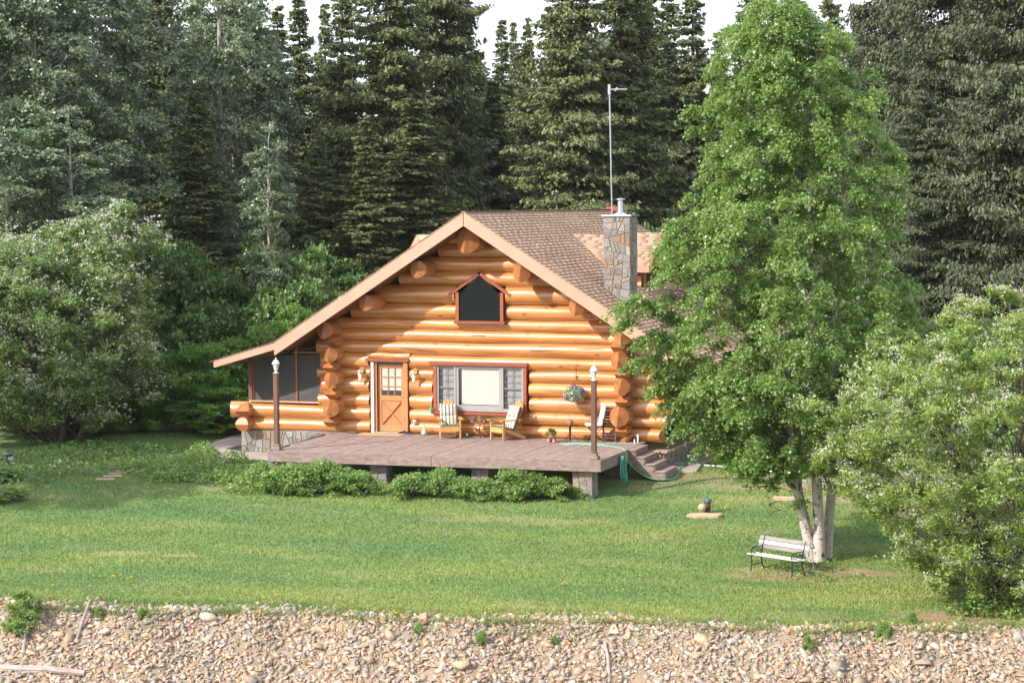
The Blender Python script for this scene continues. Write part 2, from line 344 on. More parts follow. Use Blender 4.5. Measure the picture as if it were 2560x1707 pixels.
def bare(s, d):
    b = np.zeros_like(s, float); w = wob(s * 1.4, d * 2.4); w2 = wob(s * 3.1 + 5, d * 5.2)
    for a, c, rs, rd, st in PATCH:
        q = ((s - a) / rs) ** 2 + ((d - c) / rd) ** 2
        b = np.maximum(b, st * np.clip(1.25 - q + .5 * w + .35 * w2, 0, 1))
    b = np.maximum(b, np.clip(.5 - (d - edge(s)) * .9 + .6 * w + .3 * w2, 0, .95))
    b = np.maximum(b, .32 * np.clip(wob(s * .55 + 3, d * 1.3 + 1) - .25, 0, 1))
    return np.clip(b, 0, 1)
def lush(s, d):
    return np.clip(.38 + .42 * wob(s * .32 + 1, d * .8) + .35 * np.clip((50 - d) / 7, 0, 1) + .12 * np.clip(s / 8, 0, 1), 0, 1)
def lawnmat(name, blade):
    M, t, b = nodes(name); setp(b, rough=.75 if not blade else .5, spec=.2)
    ab = N(t, 'Attribute'); ab.attribute_name = 'bare'; al = N(t, 'Attribute'); al.attribute_name = 'lush'
    v = coords(t, (.35, .9, 1), False); n = noise(t, v, 1.3, 4); n2 = noise(t, coords(t, (1, 1, 1), False), 9, 5); 
    f = math1(t, 'ADD', math1(t, 'MULTIPLY', al.outputs['Fac'], .5), math1(t, 'MULTIPLY', n, .5))
    k = 1.0 if blade else .85
    c = ramp(t, f, [(.25, (.10 * k, .19 * k, .068 * k)), (.5, (.165 * k, .245 * k, .075 * k)), (.75, (.26 * k, .315 * k, .095 * k))])
    c = mix(t, ramp(t, n2, [(.45, (0, 0, 0)), (.75, (.25, .25, .25))]), c, (.25 * k, .28 * k, .10 * k))
    if blade:
        a = N(t, 'Attribute'); a.attribute_name = 'tint'
        c = mix(t, 1.0, c, ramp(t, a.outputs['Fac'], [(0, (.88, .9, .86)), (.8, (1.08, 1.07, 1.07)), (1, (1.3, 1.2, 1.25))]), 'MULTIPLY')
        c = mix(t, math1(t, 'MULTIPLY', ab.outputs['Fac'], .6), c, (.28, .24, .11))
    else:
        n3 = noise(t, coords(t, (1, 1, 1), False), 22, 5); soil = ramp(t, n3, [(.3, (.19, .125, .08)), (.6, (.30, .215, .135)), (.8, (.36, .285, .18))])
        c = mix(t, ab.outputs['Fac'], c, soil); bump(t, b, n3, .6, .03)
    t.links.new(c, b.inputs['Base Color'])
    if blade:
        tr = N(t, 'BsdfTranslucent'); t.links.new(c, tr.inputs['Color']); mx = N(t, 'MixShader'); mx.inputs[0].default_value = .3
        t.links.new(b.outputs[0], mx.inputs[1]); t.links.new(tr.outputs[0], mx.inputs[2]); t.links.new(mx.outputs[0], t.nodes['Material Output'].inputs['Surface'])
    return M
M_LAWN = lawnmat('lawn_soil_and_turf', False); L_GRASS = lawnmat('grass_blade', True)
def bankmat():
    M, t, b = nodes('bank_dirt'); setp(b, rough=.95)
    v = coords(t, (1, 1, 1), False); n = noise(t, v, 3, 6); n2 = noise(t, v, 25, 5)
    c = ramp(t, n, [(.3, (.20, .145, .095)), (.55, (.27, .20, .135)), (.8, (.34, .26, .18))])
    c = mix(t, 1.0, c, ramp(t, n2, [(.3, (.7, .7, .7)), (.7, (1.1, 1.1, 1.1))]), 'MULTIPLY'); t.links.new(c, b.inputs['Base Color']); bump(t, b, n2, .8, .04); return M
M_BANK = bankmat()
M_FLOOR = plain('forest_floor_litter', (.07, .065, .035), .95, var=.4, scale=1.2, bmp=.5)
M_WATER = plain('silty_river_water', (.10, .10, .085), .12, var=.1, scale=.3)
SL = np.arange(-26, 26.01, .22)
# lawn: its near border follows the bank edge
def lawn_mesh():
    T = np.concatenate([np.arange(0, 33, .22)]); A, Tt = np.meshgrid(SL, T); D = edge(A) + Tt
    x, y = XY(A, D); z = gz_lawn(A, D) ; n, k = A.shape; i = np.arange(n * k).reshape(n, k)
    F = np.stack([i[:-1, :-1], i[:-1, 1:], i[1:, 1:], i[1:, :-1]], -1).reshape(-1, 4)
    return fastmesh('lawn', np.stack([x, y, z], -1).reshape(-1, 3), F, M_LAWN, smooth=True, extra=[('bare', bare(A, D).ravel()), ('lush', lush(A, D).ravel())])
tag(obj('lawn', lawn_mesh()), kind='structure')
def bank_mesh():
    T = np.arange(0, 9.01, .15); A, Tt = np.meshgrid(np.arange(-26, 26.01, .2), T); D = edge(A) - Tt
    x, y = XY(A, D); z = gz_sd(A, D); z[0] = gz_lawn(A, D)[0]; n, k = A.shape; i = np.arange(n * k).reshape(n, k)
    F = np.stack([i[1:, :-1], i[1:, 1:], i[:-1, 1:], i[:-1, :-1]], -1).reshape(-1, 4)
    return fastmesh('gravel_bank', np.stack([x, y, z], -1).reshape(-1, 3), F, M_BANK, smooth=True)
tag(obj('gravel_bank', bank_mesh()), kind='structure')
far = np.concatenate([-np.geomspace(500, 26, 30), np.arange(-24, 25, 3), np.geomspace(26, 500, 30)])
tag(obj('forest_floor', gridmesh('forest_floor', far, np.concatenate([np.arange(60, 110, 3), np.geomspace(112, 700, 30)]), lambda a, b: gz_lawn(a, b) - .06 - .3 * np.clip((66 - b) / 6, 0, 1) + .25 * wob(a * .2, b * .2) * np.clip((b - 80) / 10, 0, 1), M_FLOOR)), kind='structure')
def side_mesh(sg):
    S = sg * np.concatenate([np.arange(26, 60, 3.), np.geomspace(62, 500, 16)]); S = np.sort(S)
    return gridmesh('riverside', S, np.concatenate([np.arange(33.5, 62, 1.5)]), lambda a, b: np.where(b < 36, gz_sd(a, b), gz_sd(a, b)) , M_FLOOR)
for sg in (-1, 1): tag(obj('riverside_ground', side_mesh(sg)), kind='structure')
tag(obj('river', gridmesh('river', np.array([-500., 0, 500]), np.array([-600., 0, 41]), lambda a, b: a * 0 - 4.9, M_WATER)), kind='structure')

# grass blades -------------------------------------------------
def grass(nb=330000):
    s = rng.uniform(-13.5, 13.5, nb * 2); t = rng.uniform(0, 1, nb * 2) ** 1.25 * 24; d = edge(s) + t - .15
    x, y = XY(s, d); ba = bare(s, d)
    ok = (np.abs(s) < d * .262) & (rng.random(len(s)) > ba * .93)
    ok &= ~((x > -1.2) & (x < 8.3) & (y > -4.4) & (y < 14)) & ~((x > -4.5) & (x < 9.9) & (y > -.1) & (y < 14)) & ~((x > 8.2) & (x < 9.75) & (y > -2.1) & (y < 12)) & ~((x > -6.3) & (x < -1.4) & (y > -1.3) & (y < 3.2))
    s, d, x, y, ba = (a[ok][:nb] for a in (s, d, x, y, ba)); n = len(s); z = gz_lawn(s, d)
    L = lush(s, d); h = (.025 + .03 * rng.random(n) + .025 * L) * (1 - .4 * ba) * np.where(d < edge(s) + .8, 1.5 + .8 * wob(s * 2.2, d * 3), 1.0); w = .007 + .009 * rng.random(n) + (d - 43) * .0002
    th = rng.uniform(0, 2 * np.pi, n); ax = np.stack([np.cos(th), np.sin(th), 0 * th], 1) * w[:, None]
    ln = rng.normal(0, .45, (n, 2)) * h[:, None]; b = np.stack([x, y, z - .005], 1); tip = b + np.stack([ln[:, 0], ln[:, 1], h], 1)
    V = np.stack([b - ax, b + ax, tip], 1).reshape(-1, 3); F = np.arange(3 * n).reshape(n, 3)
    ti = np.repeat(rng.random(n), 3)
    return fastmesh('grass', V, F, L_GRASS, ti, extra=[('bare', np.repeat(ba, 3)), ('lush', np.repeat(L, 3))])
tag(obj('grass', grass()), 'short green lawn grass between the deck and the stony bank', 'grass', kind='stuff')

# rocks of the bank ---------------------------------------------
def hull(npt, seed, fl=.5):
    r = np.random.default_rng(seed); P = r.normal(size=(npt, 3)); P /= np.linalg.norm(P, axis=1)[:, None]; P *= (.8 + .35 * r.random((npt, 1)))
    P = np.sign(P) * np.abs(P) ** .4; P *= (1, .62 + .25 * r.random(), fl * (.7 + .5 * r.random()))
    bm = bmesh.new(); [bm.verts.new(p) for p in P]; g = bmesh.ops.convex_hull(bm, input=bm.verts)
    bmesh.ops.delete(bm, geom=[v for v in bm.verts if not v.link_faces], context='VERTS'); bmesh.ops.triangulate(bm, faces=bm.faces)
    bm.verts.index_update(); V = np.array([v.co[:] for v in bm.verts]); F = np.array([[v.index for v in f.verts] for f in bm.faces]); bm.free(); return V, F
HUL = [hull(8 + i % 4, 100 + i, (.2, .32, .5)[i % 3]) for i in range(30)]
SLN = np.array([0, -.5, .86])
def rot_rand(tilt):
    a = rng.uniform(0, 2 * np.pi); q = Matrix.Rotation(a, 3, 'Z'); q = Matrix.Rotation(rng.normal(0, tilt), 3, 'X') @ Matrix.Rotation(rng.normal(0, tilt), 3, 'Y') @ q
    base = Vector((.17, -.45, .87)).to_track_quat('Z', 'Y').to_matrix(); return np.array(base @ q)
def rocks(n=27000):
    Vs, Fs, Ts, o = [], [], [], 0
    s = rng.uniform(-12, 12, n); t = rng.uniform(-.35, 2.7, n)
    t[: n // 9] = rng.uniform(-.75, .3, n // 9)
    for i in range(n):
        if t[i] < 0 and rng.random() < .35 - t[i] * .9: continue
        sand = wob(s[i] * 1.1 + 2, t[i] * 2.3)
        if sand > .5 and t[i] > .2 and rng.random() < .5: continue
        d = edge(s[i]) - t[i]; x, y = XY(s[i], d); z = gz_sd(s[i], d)
        r = .026 + .066 * rng.random() ** 2
        V, F = HUL[rng.integers(30)]; V = (V * r * (1.1, 1, 1)) @ rot_rand(.38).T + (x, y, z + r * .25)
        Vs.append(V); Fs.append(F + o); Ts.append(np.full(len(V), rng.random())); o += len(V)
    return fastmesh('gravel', np.concatenate(Vs), np.concatenate(Fs), M_ROCK, np.concatenate(Ts))
tag(obj('gravel', rocks()), 'loose broken tan and grey rock covering the river bank', 'gravel', kind='stuff')
hm = [fastmesh('stone', V, F, M_ROCK) for V, F in HUL]
cnt = 0; used = []
while cnt < 290:
    s = rng.uniform(-11.4, 11.4); t = rng.uniform(-.15, 2.15); d = float(edge(s)) - t
    if t < 0 and rng.random() < .6: continue
    r = .07 + .13 * rng.random() ** 3
    if any((s - a) ** 2 + (t - b) ** 2 < (r + c) ** 2 * .55 for a, b, c in used): continue
    used.append((s, t, r)); x, y = XY(s, d); k = rng.integers(30); o = obj('stone', hm[k]); Mr = Matrix(rot_rand(.22).tolist()).to_4x4()
    o.matrix_world = Matrix.Translation((x, y, float(gz_sd(s, d)) + r * .22)) @ Mr @ Matrix.Diagonal((r * 1.15, r, r, 1))
    fl = ('flat slab', 'blocky', 'chunky rounded')[k % 3]
    Xp = s / d * 5200 + 1280
    wh = 'below the shrub at far left' if Xp < 260 else 'right of the grey stick' if Xp < 560 else 'in the left third of the bank' if Xp < 850 else 'below the picture window' if Xp < 1250 else 'left of the forked root' if Xp < 1500 else 'right of the forked root' if Xp < 1750 else 'below the bench' if Xp < 2100 else 'below the right bird cherry'
    lb = fl + ' stone ' + ('among weeds at the top edge ' if t < .35 else 'midway down the bank ' if t < 1.2 else 'low on the gravel bank ') + wh
    tag(o, lb, 'stone', 'larger stones on the gravel bank'); cnt += 1
# ============================================================ LOG HOUSE
house = thing('log_house', 'varnished orange log house with a shingled gable roof and stone chimney', 'house')
def make_log(p0, p1, r0, r1, k0=(0, 0), k1=(0, 0), parent=None, name='log', mats=None, seed=None, n=22, wav=1.0):
    """round log between two points; k=(bevel, angle of ridge) gives an end cut to a two-facet wedge"""
    p0 = Vector(p0); p1 = Vector(p1); dv = p1 - p0; L = dv.length; rr = np.random.default_rng(seed if seed is not None else rng.integers(1e6))
    st = max(4, int(L / .45)); xs = np.linspace(0, L, st + 1); V = []; F = []
    wy = np.interp(xs, np.linspace(0, L, 5), rr.normal(0, .014 * wav, 5)); wz = np.interp(xs, np.linspace(0, L, 5), rr.normal(0, .007 * wav, 5))
    rw = 1 + np.interp(xs, np.linspace(0, L, max(4, int(L / .9))), rr.normal(0, .034 * wav, max(4, int(L / .9))))
    for i, x in enumerate(xs):
        r = (r0 + (r1 - r0) * x / L) * rw[i]
        for j in range(n):
            a = 2 * math.pi * j / n; yy, zz = math.cos(a), math.sin(a); ax = x
            for kk, end, sgn in ((k0, 0, 1), (k1, st, -1)):
                if i == end and kk[0]:
                    u = abs(yy * math.cos(kk[1]) + zz * math.sin(kk[1])) ; ax = x + sgn * kk[0] * r * u
            V.append((ax, wy[i] + r * yy, wz[i] + r * zz))
    for i in range(st):
        for j in range(n): F.append((i * n + j, (i + 1) * n + j, (i + 1) * n + (j + 1) % n, i * n + (j + 1) % n))
    nm = [0] * len(F)
    for end, kk in ((0, k0), (st, k1)):
        b = end * n
        if kk[0]:   # split along the ridge (direction perpendicular to the bevel axis)
            h = int(round((kk[1] + math.pi / 2) / (2 * math.pi) * n)) % n
            A = [b + (h + i) % n for i in range(n // 2 + 1)]; B = [b + (h + n // 2 + i) % n for i in range(n // 2 + 1)]
            caps = [A, B]
        else: caps = [[b + i for i in range(n)]]
        for c in caps:
            F.append(tuple(c) if end == 0 else tuple(reversed(c))); nm.append(1)
    # make normals face outward
    F = [tuple(reversed(f)) for f in F]
    me = bpy.data.meshes.new(name); me.from_pydata(V, [], F)
    for mm in (mats or [M_LOG, M_END]): me.materials.append(mm)
    me.polygons.foreach_set('material_index', nm); me.polygons.foreach_set('use_smooth', [True] * len(F)); me.set_sharp_from_angle(angle=R(35)); me.update()
    o = obj(name, me, parent); X = dv.normalized(); Z = Vector((0, 0, 1)) if abs(X.z) < .9 else Vector((0, 1, 0)); Y = Z.cross(X).normalized(); Z = X.cross(Y)
    o.matrix_local = Matrix(((X.x, Y.x, Z.x, p0.x), (X.y, Y.y, Z.y, p0.y), (X.z, Y.z, Z.z, p0.z), (0, 0, 0, 1))); return o
def log(*a, **k): return make_log(*a, parent=house, **k)
VR, HR = 0.0, math.pi / 2     # ridge vertical (facets left/right) or horizontal (facets up/down)
sL = [.86, 1.235, 1.64, 2.04, 2.5, 2.81, 3.26, 3.63, 4.0, 4.32, 4.78, 5.33, 5.75, 6.14, 6.52]
sR = [.86, 1.27, 1.63, 2.09, 2.49, 2.86, 3.21, 3.63, 3.96, 4.30, 4.74, 5.24, 5.67, 6.10, 6.50]
endL = [-4.62, -4.90, -1.98, -1.93, -1.99, -1.94, -2.0, -1.93, -1.6]
endR = [8.86, 9.0, 9.12, 8.78, 8.92, 8.7, 8.95, 8.75, 7.9]
kR = [(.75, VR), (1.1, HR), (.5, VR), (.6, VR), (.8, HR), (.5, VR), (1.0, HR), (.6, VR), (0, 0)]
def zat(i, x):
    t = (x + 1.27) / 9.0; a = sL[i] + (sR[i] - sL[i]) * t; b = sL[i + 1] + (sR[i + 1] - sL[i + 1]) * t; return (a + b) / 2, (b - a) / 2 * 1.07 + .004
YC = .2
RF = lambda x: 7.06 - .635 * abs(x - 3.27)          # underside of the roof
for i in range(14):
    if i < 8: xl, xr = endL[i], endR[i]
    else:
        zc = (sL[i] + sL[i + 1]) / 2; hw = (7.1 - zc + .02) / .635; xl, xr = max(3.27 - hw, -1.5), min(3.27 + hw, 8.0)
    cuts = []
    if i <= 5: cuts.append((-.17, 1.02))
    if 2 <= i <= 4: cuts.append((1.86, 4.76))
    if i in (9, 10): cuts.append((2.62, 4.06))
    segs = []; a = xl
    for c0, c1 in cuts: segs.append((a, c0, 0 if a == xl else 1, 1)); a = c1
    segs.append((a, xr, 1 if cuts else 0, 0))
    for x0, x1, f0, f1 in segs:
        z0, r0 = zat(i, x0); z1, r1 = zat(i, x1)
        if i == 0: z0 = z1 = None or 1.06; r0 = r1 = .2
        if x0 < -3: z0, r0 = (1.03, .20) if i == 0 else (1.47, .255)
        k0 = (.2, VR) if f0 else ((.7, VR) if i in (3, 5, 7) else (.35, VR)) if i < 8 else (0, 0)
        if i == 0 and x0 < -3: k0 = (.5, VR)
        k1 = (.2, VR) if f1 else (kR[i] if i < 8 else (0, 0))
        e0 = x0 + (.0 if not f0 else .015); e1 = x1 - (.0 if not f1 else .015)
        log((e0, YC, z0), (e1, YC, z1), r0, r1, k0, k1)
log((-.32, .12, 3.2), (1.12, .12, 3.2), .10, .10, (.4, VR), (.4, VR))
# gable peak logs above the last course are hidden by the ridge log
log((2.3, YC, 6.66), (4.2, YC, 6.66), .17, .17)
# drying cracks
def crack(pts, r=.017): MB().tube(pts, [.003] + [r] * (len(pts) - 2) + [.003], 5).build('crack', M_CRACK, house)
crack([(.75, -.07, 5.16), (1.2, -.085, 5.11), (1.8, -.09, 5.03), (2.2, -.09, 4.95), (2.5, -.085, 4.95)])
crack([(1.75, -.015, 5.58), (2.1, -.02, 5.52), (2.5, -.02, 5.42)], .009)
crack([(.8, -.03, 3.44), (1.4, -.035, 3.40), (2.0, -.03, 3.36)], .006)
for q in range(14):
    i_ = rng.integers(0, 9); xq = rng.uniform(-1, 6.5); zq, rq = zat(int(i_), xq); ang = rng.uniform(-.5, .7); Lq = rng.uniform(.4, 1.3)
    if (-.3 < xq + Lq and xq < 1.2 and i_ < 6) or (1.6 < xq + Lq and xq < 5 and 1 < i_ < 6): continue
    crack([(xq + Lq * t_, YC - (rq + .004) * math.cos(ang + .1 * t_), zq + rq * math.sin(ang + .1 * t_)) for t_ in (0, .3, .6, 1)], .007)
crack([(1.3, .0, 1.11), (4.5, .0, 1.1), (7.9, .0, 1.11)], .006)
# side walls (logs that run away from the camera), ends proud of the front
zs = [1.235, 1.64, 2.05, 2.5, 2.84, 3.24, 3.63, 3.98]
rl = [.17, .265, .18, .225, .175, .225, .19, .26]
rr_ = [.16, .29, .18, .235, .18, .27, .24, .3]
ky = [(1.1, HR), (.7, VR), (1.4, HR), (.8, VR), (1.4, HR), (.8, VR), (1.1, HR), (.7, VR)]
for i, z in enumerate(zs):
    yf = -.55 - (.12 if i % 2 else 0) - (.1 if i == 7 else 0)
    xx = -1.27 + (-.12 if i == 7 else rng.normal(0, .03)); log((xx, yf, z), (xx, 13.6, z), rl[i], .2, ky[i], (0, 0))
    xx = 7.75 + (.1 if i == 7 else rng.normal(0, .03)); log((xx, yf - .05, z), (xx, 13.6, z), rr_[i], .2, ky[i], (0, 0))
    if i % 2 == 1 or i == 7:
        for xq, rq in ((-1.27 - (.12 if i == 7 else 0), rl[i]), (7.75 + (.1 if i == 7 else 0), rr_[i])):
            crack([(xq + rng.normal(0, .01), yf - .052 + .045, z + rng.uniform(-.02, .08)), (xq, yf - .05, z - rq * .4), (xq + rng.normal(0, .01), yf - .05, z - rq * .85)], .009)
# purlins under the roof
for xx, z, r, yf, kk in ((3.22, 6.63, .36, -.95, (.8, VR)), (1.72, 5.81, .25, -.95, (.45, VR)), (4.85, 5.72, .26, -.9, (.8, VR)), (.08, 4.81, .235, -.95, (.45, VR)), (6.48, 4.75, .24, -.85, (.8, VR))):
    log((xx, yf, z), (xx, 3.0, z), r, r * .96, kk, (0, 0))
# rear wall and near-black backing sheets standing in for interior shade
MB().box((-1.2, 13.4, .1), (7.7, 13.6, 4.2)).build('rear_wall', M_LOG, house)
MB().box((-1.1, .42, .2), (7.6, .5, 4.1)).box((-1.0, .42, 4.1), (7.5, .5, 4.3)).build('dark_backing', M_DARK, house)
MB().add([(-1.0, .46, 4.3), (7.5, .46, 4.3), (3.27, .46, 6.95), (-1.0, .52, 4.3), (7.5, .52, 4.3), (3.27, .52, 6.95)], [(0, 1, 2), (5, 4, 3), (0, 2, 5, 3), (1, 4, 5, 2)]).build('dark_gable_backing', M_DARK, house)

# ---------- roof: deck panels, fascia, shingles
AP, TK = 7.46, .36
RIDGE_Y0, RIDGE_Y1 = -1.2, 14.3
roof = thing('roof', None, None); roof.parent = house
def slope_panel(x0, z0, x1, z1, y0, y1, th, name, mat, par):
    V = [(x0, y0, z0 - .015), (x1, y0, z1 - .015), (x1, y1, z1 - .015), (x0, y1, z0 - .015), (x0, y0, z0 - th), (x1, y0, z1 - th), (x1, y1, z1 - th), (x0, y1, z0 - th)]
    F = [(0, 1, 2, 3), (7, 6, 5, 4), (0, 4, 5, 1), (1, 5, 6, 2), (2, 6, 7, 3), (3, 7, 4, 0)]
    if x1 < x0: F = [tuple(reversed(f)) for f in F]
    return MB().add(V, F).build(name, mat, par, smooth=False)
for sg in (1, -1):
    xb = 3.27 + sg * 6.02; zb = AP - .635 * 6.02; xe = 3.27 + sg * 8.0; ze = zb - .3 * 1.98
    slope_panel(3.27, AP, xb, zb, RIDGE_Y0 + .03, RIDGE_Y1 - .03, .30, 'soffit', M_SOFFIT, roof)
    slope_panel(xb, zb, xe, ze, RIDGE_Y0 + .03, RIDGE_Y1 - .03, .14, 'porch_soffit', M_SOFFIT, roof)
    for yy, s2 in ((RIDGE_Y0, 1), (RIDGE_Y1, -1)):
        for (xa, za, xc, zc, th, nm) in ((3.27, AP, xb, zb, .40, 'rake_board'), (xb, zb - .03, xe, ze, .2, 'porch_rake_board')):
            y0, y1 = yy, yy + .045 * s2
            V = [(xa, y0, za), (xc, y0, zc), (xc, y0, zc - th), (xa, y0, za - th), (xa, y1, za), (xc, y1, zc), (xc, y1, zc - th), (xa, y1, za - th)]
            F = [(0, 1, 2, 3), (7, 6, 5, 4), (0, 4, 5, 1), (1, 5, 6, 2), (2, 6, 7, 3), (3, 7, 4, 0)]
            b = MB().add(V, F).build(nm, M_FASCIA, roof, smooth=False)
    MB().box((min(xe, xe + .03 * sg), RIDGE_Y0, ze - .2), (max(xe, xe + .03 * sg), RIDGE_Y1, ze)).build('eave_board', M_FASCIA, roof)
MB().box((3.262, -1.206, AP - .385), (3.278, -1.2, AP - .01)).build('rake_joint', M_BLACK, roof)
# shingles
TW, EX = .48, .146
def tabbox(w, l, t=.014):
    return np.array([(0, 0, 0), (l, 0, 0), (l, w, 0), (0, w, 0), (0, 0, t * .35), (l, 0, t), (l, w, t), (0, w, t * .35)]), np.array([(4, 5, 6, 7), (1, 2, 6, 5), (0, 1, 5, 4), (2, 3, 7, 6), (3, 0, 4, 7)])
def shingle_rows(origin, du, dv, nrow, length, row0=0):
    """tabs: du = unit vector downslope, dv = unit vector along the eave"""
    du = np.array(du); dv = np.array(dv); nn = np.cross(du, dv); nn /= np.linalg.norm(nn)
    if nn[2] < 0: nn = -nn
    out = []
    for r in range(nrow):
        y = -rng.random() * TW; sag = rng.normal(0, .004); jit = 0
        while y < length:
            w = TW * rng.uniform(.55, 1.25); a = max(y, 0); b = min(y + w, length)
            if b - a > .03: out.append((np.array(origin) + du * (r * EX + sag) + dv * a, b - a - .0015, rng.random(), r))
            y += w
    return out, du, dv, nn
def tab_mesh(lst, du, dv, nn, name, keep=None):
    Vs, Fs, Ts = [], [], []; o = 0
    for p, w, t, r in lst:
        V, F = tabbox(w, EX * 1.12, .016); V = V[:, :1] * du + V[:, 1:2] * dv + V[:, 2:] * nn + p
        Vs.append(V); Fs.append(F + o); Ts.append(np.full(8, t)); o += 8
    return fastmesh(name, np.concatenate(Vs), np.concatenate(Fs), M_SHIN, np.concatenate(Ts))
SH1 = {}
def lay(origin, du, dv, nrow, length, near=0, hole=None, par=None):
    lst, du, dv, nn = shingle_rows(origin, du, dv, nrow, length)
    if hole: lst = [q for q in lst if not hole(q[0] + dv * q[1] / 2)]
    pk = []
    if near:
        key = [(q[0][1], i) for i, q in enumerate(lst)]; key.sort(); ids = set(i for _, i in key[:near])
        for i in ids:
            p, w, t, r = lst[i]; wq = max(.06, round(w, 2)); kk = (wq, t > .35)
            if kk not in SH1:
                V, F = tabbox(1, EX * 1.12, .016); V[:, 1] *= wq; SH1[kk] = fastmesh('shingle', V, F, M_SHIN)
            o = obj('shingle', SH1[kk], par); o.matrix_local = Matrix(((du[0], dv[0], nn[0], p[0]), (du[1], dv[1], nn[1], p[1]), (du[2], dv[2], nn[2], p[2]), (0, 0, 0, 1)))
        lst = [q for i, q in enumerate(lst) if i not in ids]
    tag(obj('shingles', tab_mesh(lst, du, dv, nn, 'shingles'), par), kind='stuff')
c635 = 1 / math.hypot(1, .635)
CHX0, CHX1, CHY0, CHY1 = 6.80, 7.60, .95, 1.75
hole = lambda p: CHX0 - .02 < p[0] < CHX1 and CHY0 - .04 < p[1] < CHY1
lay((3.27, -1.22, AP), (c635, 0, -.635 * c635), (0, 1, 0), 49, 15.5, 250, hole, roof)
lay((3.27, -1.22, AP), (-c635, 0, -.635 * c635), (0, 1, 0), 49, 15.5, 0, None, roof)
c3 = 1 / math.hypot(1, .3)
for sg in (1, -1): lay((3.27 + sg * 6.02, -1.22, AP - .635 * 6.02 + .004), (sg * c3, 0, -.3 * c3), (0, 1, 0), 15, 15.5, 0, None, roof)
MBc = MB()
for k in range(60):
    y = RIDGE_Y0 + k * .26; MBc.bar((3.2, y + .13, AP + .01), (3.34, y + .13, AP + .01), .27, .012)
tag(MBc.build('ridge_cap', M_SHIN, roof), kind='stuff')
MB().box((3.2, 13.3, 7.40), (3.6, 13.7, 7.56)).build('ridge_vent', plain('brick_red_vent', (.28, .07, .04), .8), roof)
MB().lathe([(.055, -.2), (.055, .55), (.04, .56)], (7.0, 7.9, 5.15), 12).build('vent_pipe', M_IRON, roof)

# ---------- dormers on both slopes
def dormer(yc, sg, name='dormer'):
    D = thing(name, None, None); D.parent = house
    zr = 6.70; xo = 3.27 + sg * 4.05; xi = 3.27 + sg * 1.1; hw = 1.32; ze = zr - .70 * hw
    for s2 in (-1, 1):
        ye = yc + s2 * hw
        V = [(xi, yc, zr), (xo, yc, zr), (xo, ye, ze), (xi, ye, ze), (xi, yc, zr - .16), (xo, yc, zr - .16), (xo, ye, ze - .16), (xi, ye, ze - .16)]
        F = [(0, 1, 2, 3), (7, 6, 5, 4), (0, 4, 5, 1), (1, 5, 6, 2), (2, 6, 7, 3), (3, 7, 4, 0)]
        if sg * s2 > 0: F = [tuple(reversed(f)) for f in F]
        MB().add(V, F).build('roof_panel', M_FASCIA, D, smooth=False)
        MB().box((min(xi, xo), min(ye, ye + s2 * .03), ze - .2), (max(xi, xo), max(ye, ye + s2 * .03), ze - .002)).build('eave_board', M_FASCIA, D)
        # rake board on the face
        V = [(xo, yc, zr + .01), (xo, ye, ze + .01), (xo, ye, ze - .22), (xo, yc, zr - .22)]; V += [(a + .04 * sg, b, c) for a, b, c in V]
        MB().add(V, [(0, 1, 2, 3), (7, 6, 5, 4), (0, 4, 5, 1), (1, 5, 6, 2), (2, 6, 7, 3), (3, 7, 4, 0)]).build('rake_board', M_SOFFIT, D, smooth=False)
        cs = 1 / math.hypot(1, .7)
        if s2 < 0: lay((min(xi, xo), yc, zr + .006), (0, s2 * cs, -.7 * cs), (1, 0, 0), 11, abs(xo - xi), 0, (lambda p: p[2] < AP - .635 * abs(p[0] - 3.27) - .03), D)
    xw = 3.27 + sg * 3.72
    for k in range(6):
        z = zr - .70 * 1.0 - .12 - k * .235; x_in = 3.27 + sg * max(1.5, (AP - z) / .635 - .5)
        for s2 in (-1, 1):
            make_log((min(x_in, xw), yc + s2 * .98, z), (max(x_in, xw), yc + s2 * .98, z), .128, .128, parent=D)
    MB().add([(xw, yc - .98, 4.9), (xw, yc + .98, 4.9), (xw, yc + .98, 5.95), (xw, yc, 6.6), (xw, yc - .98, 5.95)] + [(xw - .08 * sg, yc - .98, 4.9), (xw - .08 * sg, yc + .98, 4.9), (xw - .08 * sg, yc + .98, 5.95), (xw - .08 * sg, yc, 6.6), (xw - .08 * sg, yc - .98, 5.95)],
             [(0, 1, 2, 3, 4), (9, 8, 7, 6, 5), (0, 5, 6, 1), (1, 6, 7, 2), (2, 7, 8, 3), (3, 8, 9, 4), (4, 9, 5, 0)]).build('face_wall', M_SOFFIT, D, smooth=False)
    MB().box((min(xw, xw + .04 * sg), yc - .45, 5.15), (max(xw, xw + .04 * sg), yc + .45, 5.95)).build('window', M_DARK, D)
dormer(5.4, 1); dormer(9.25, 1); dormer(5.4, -1)

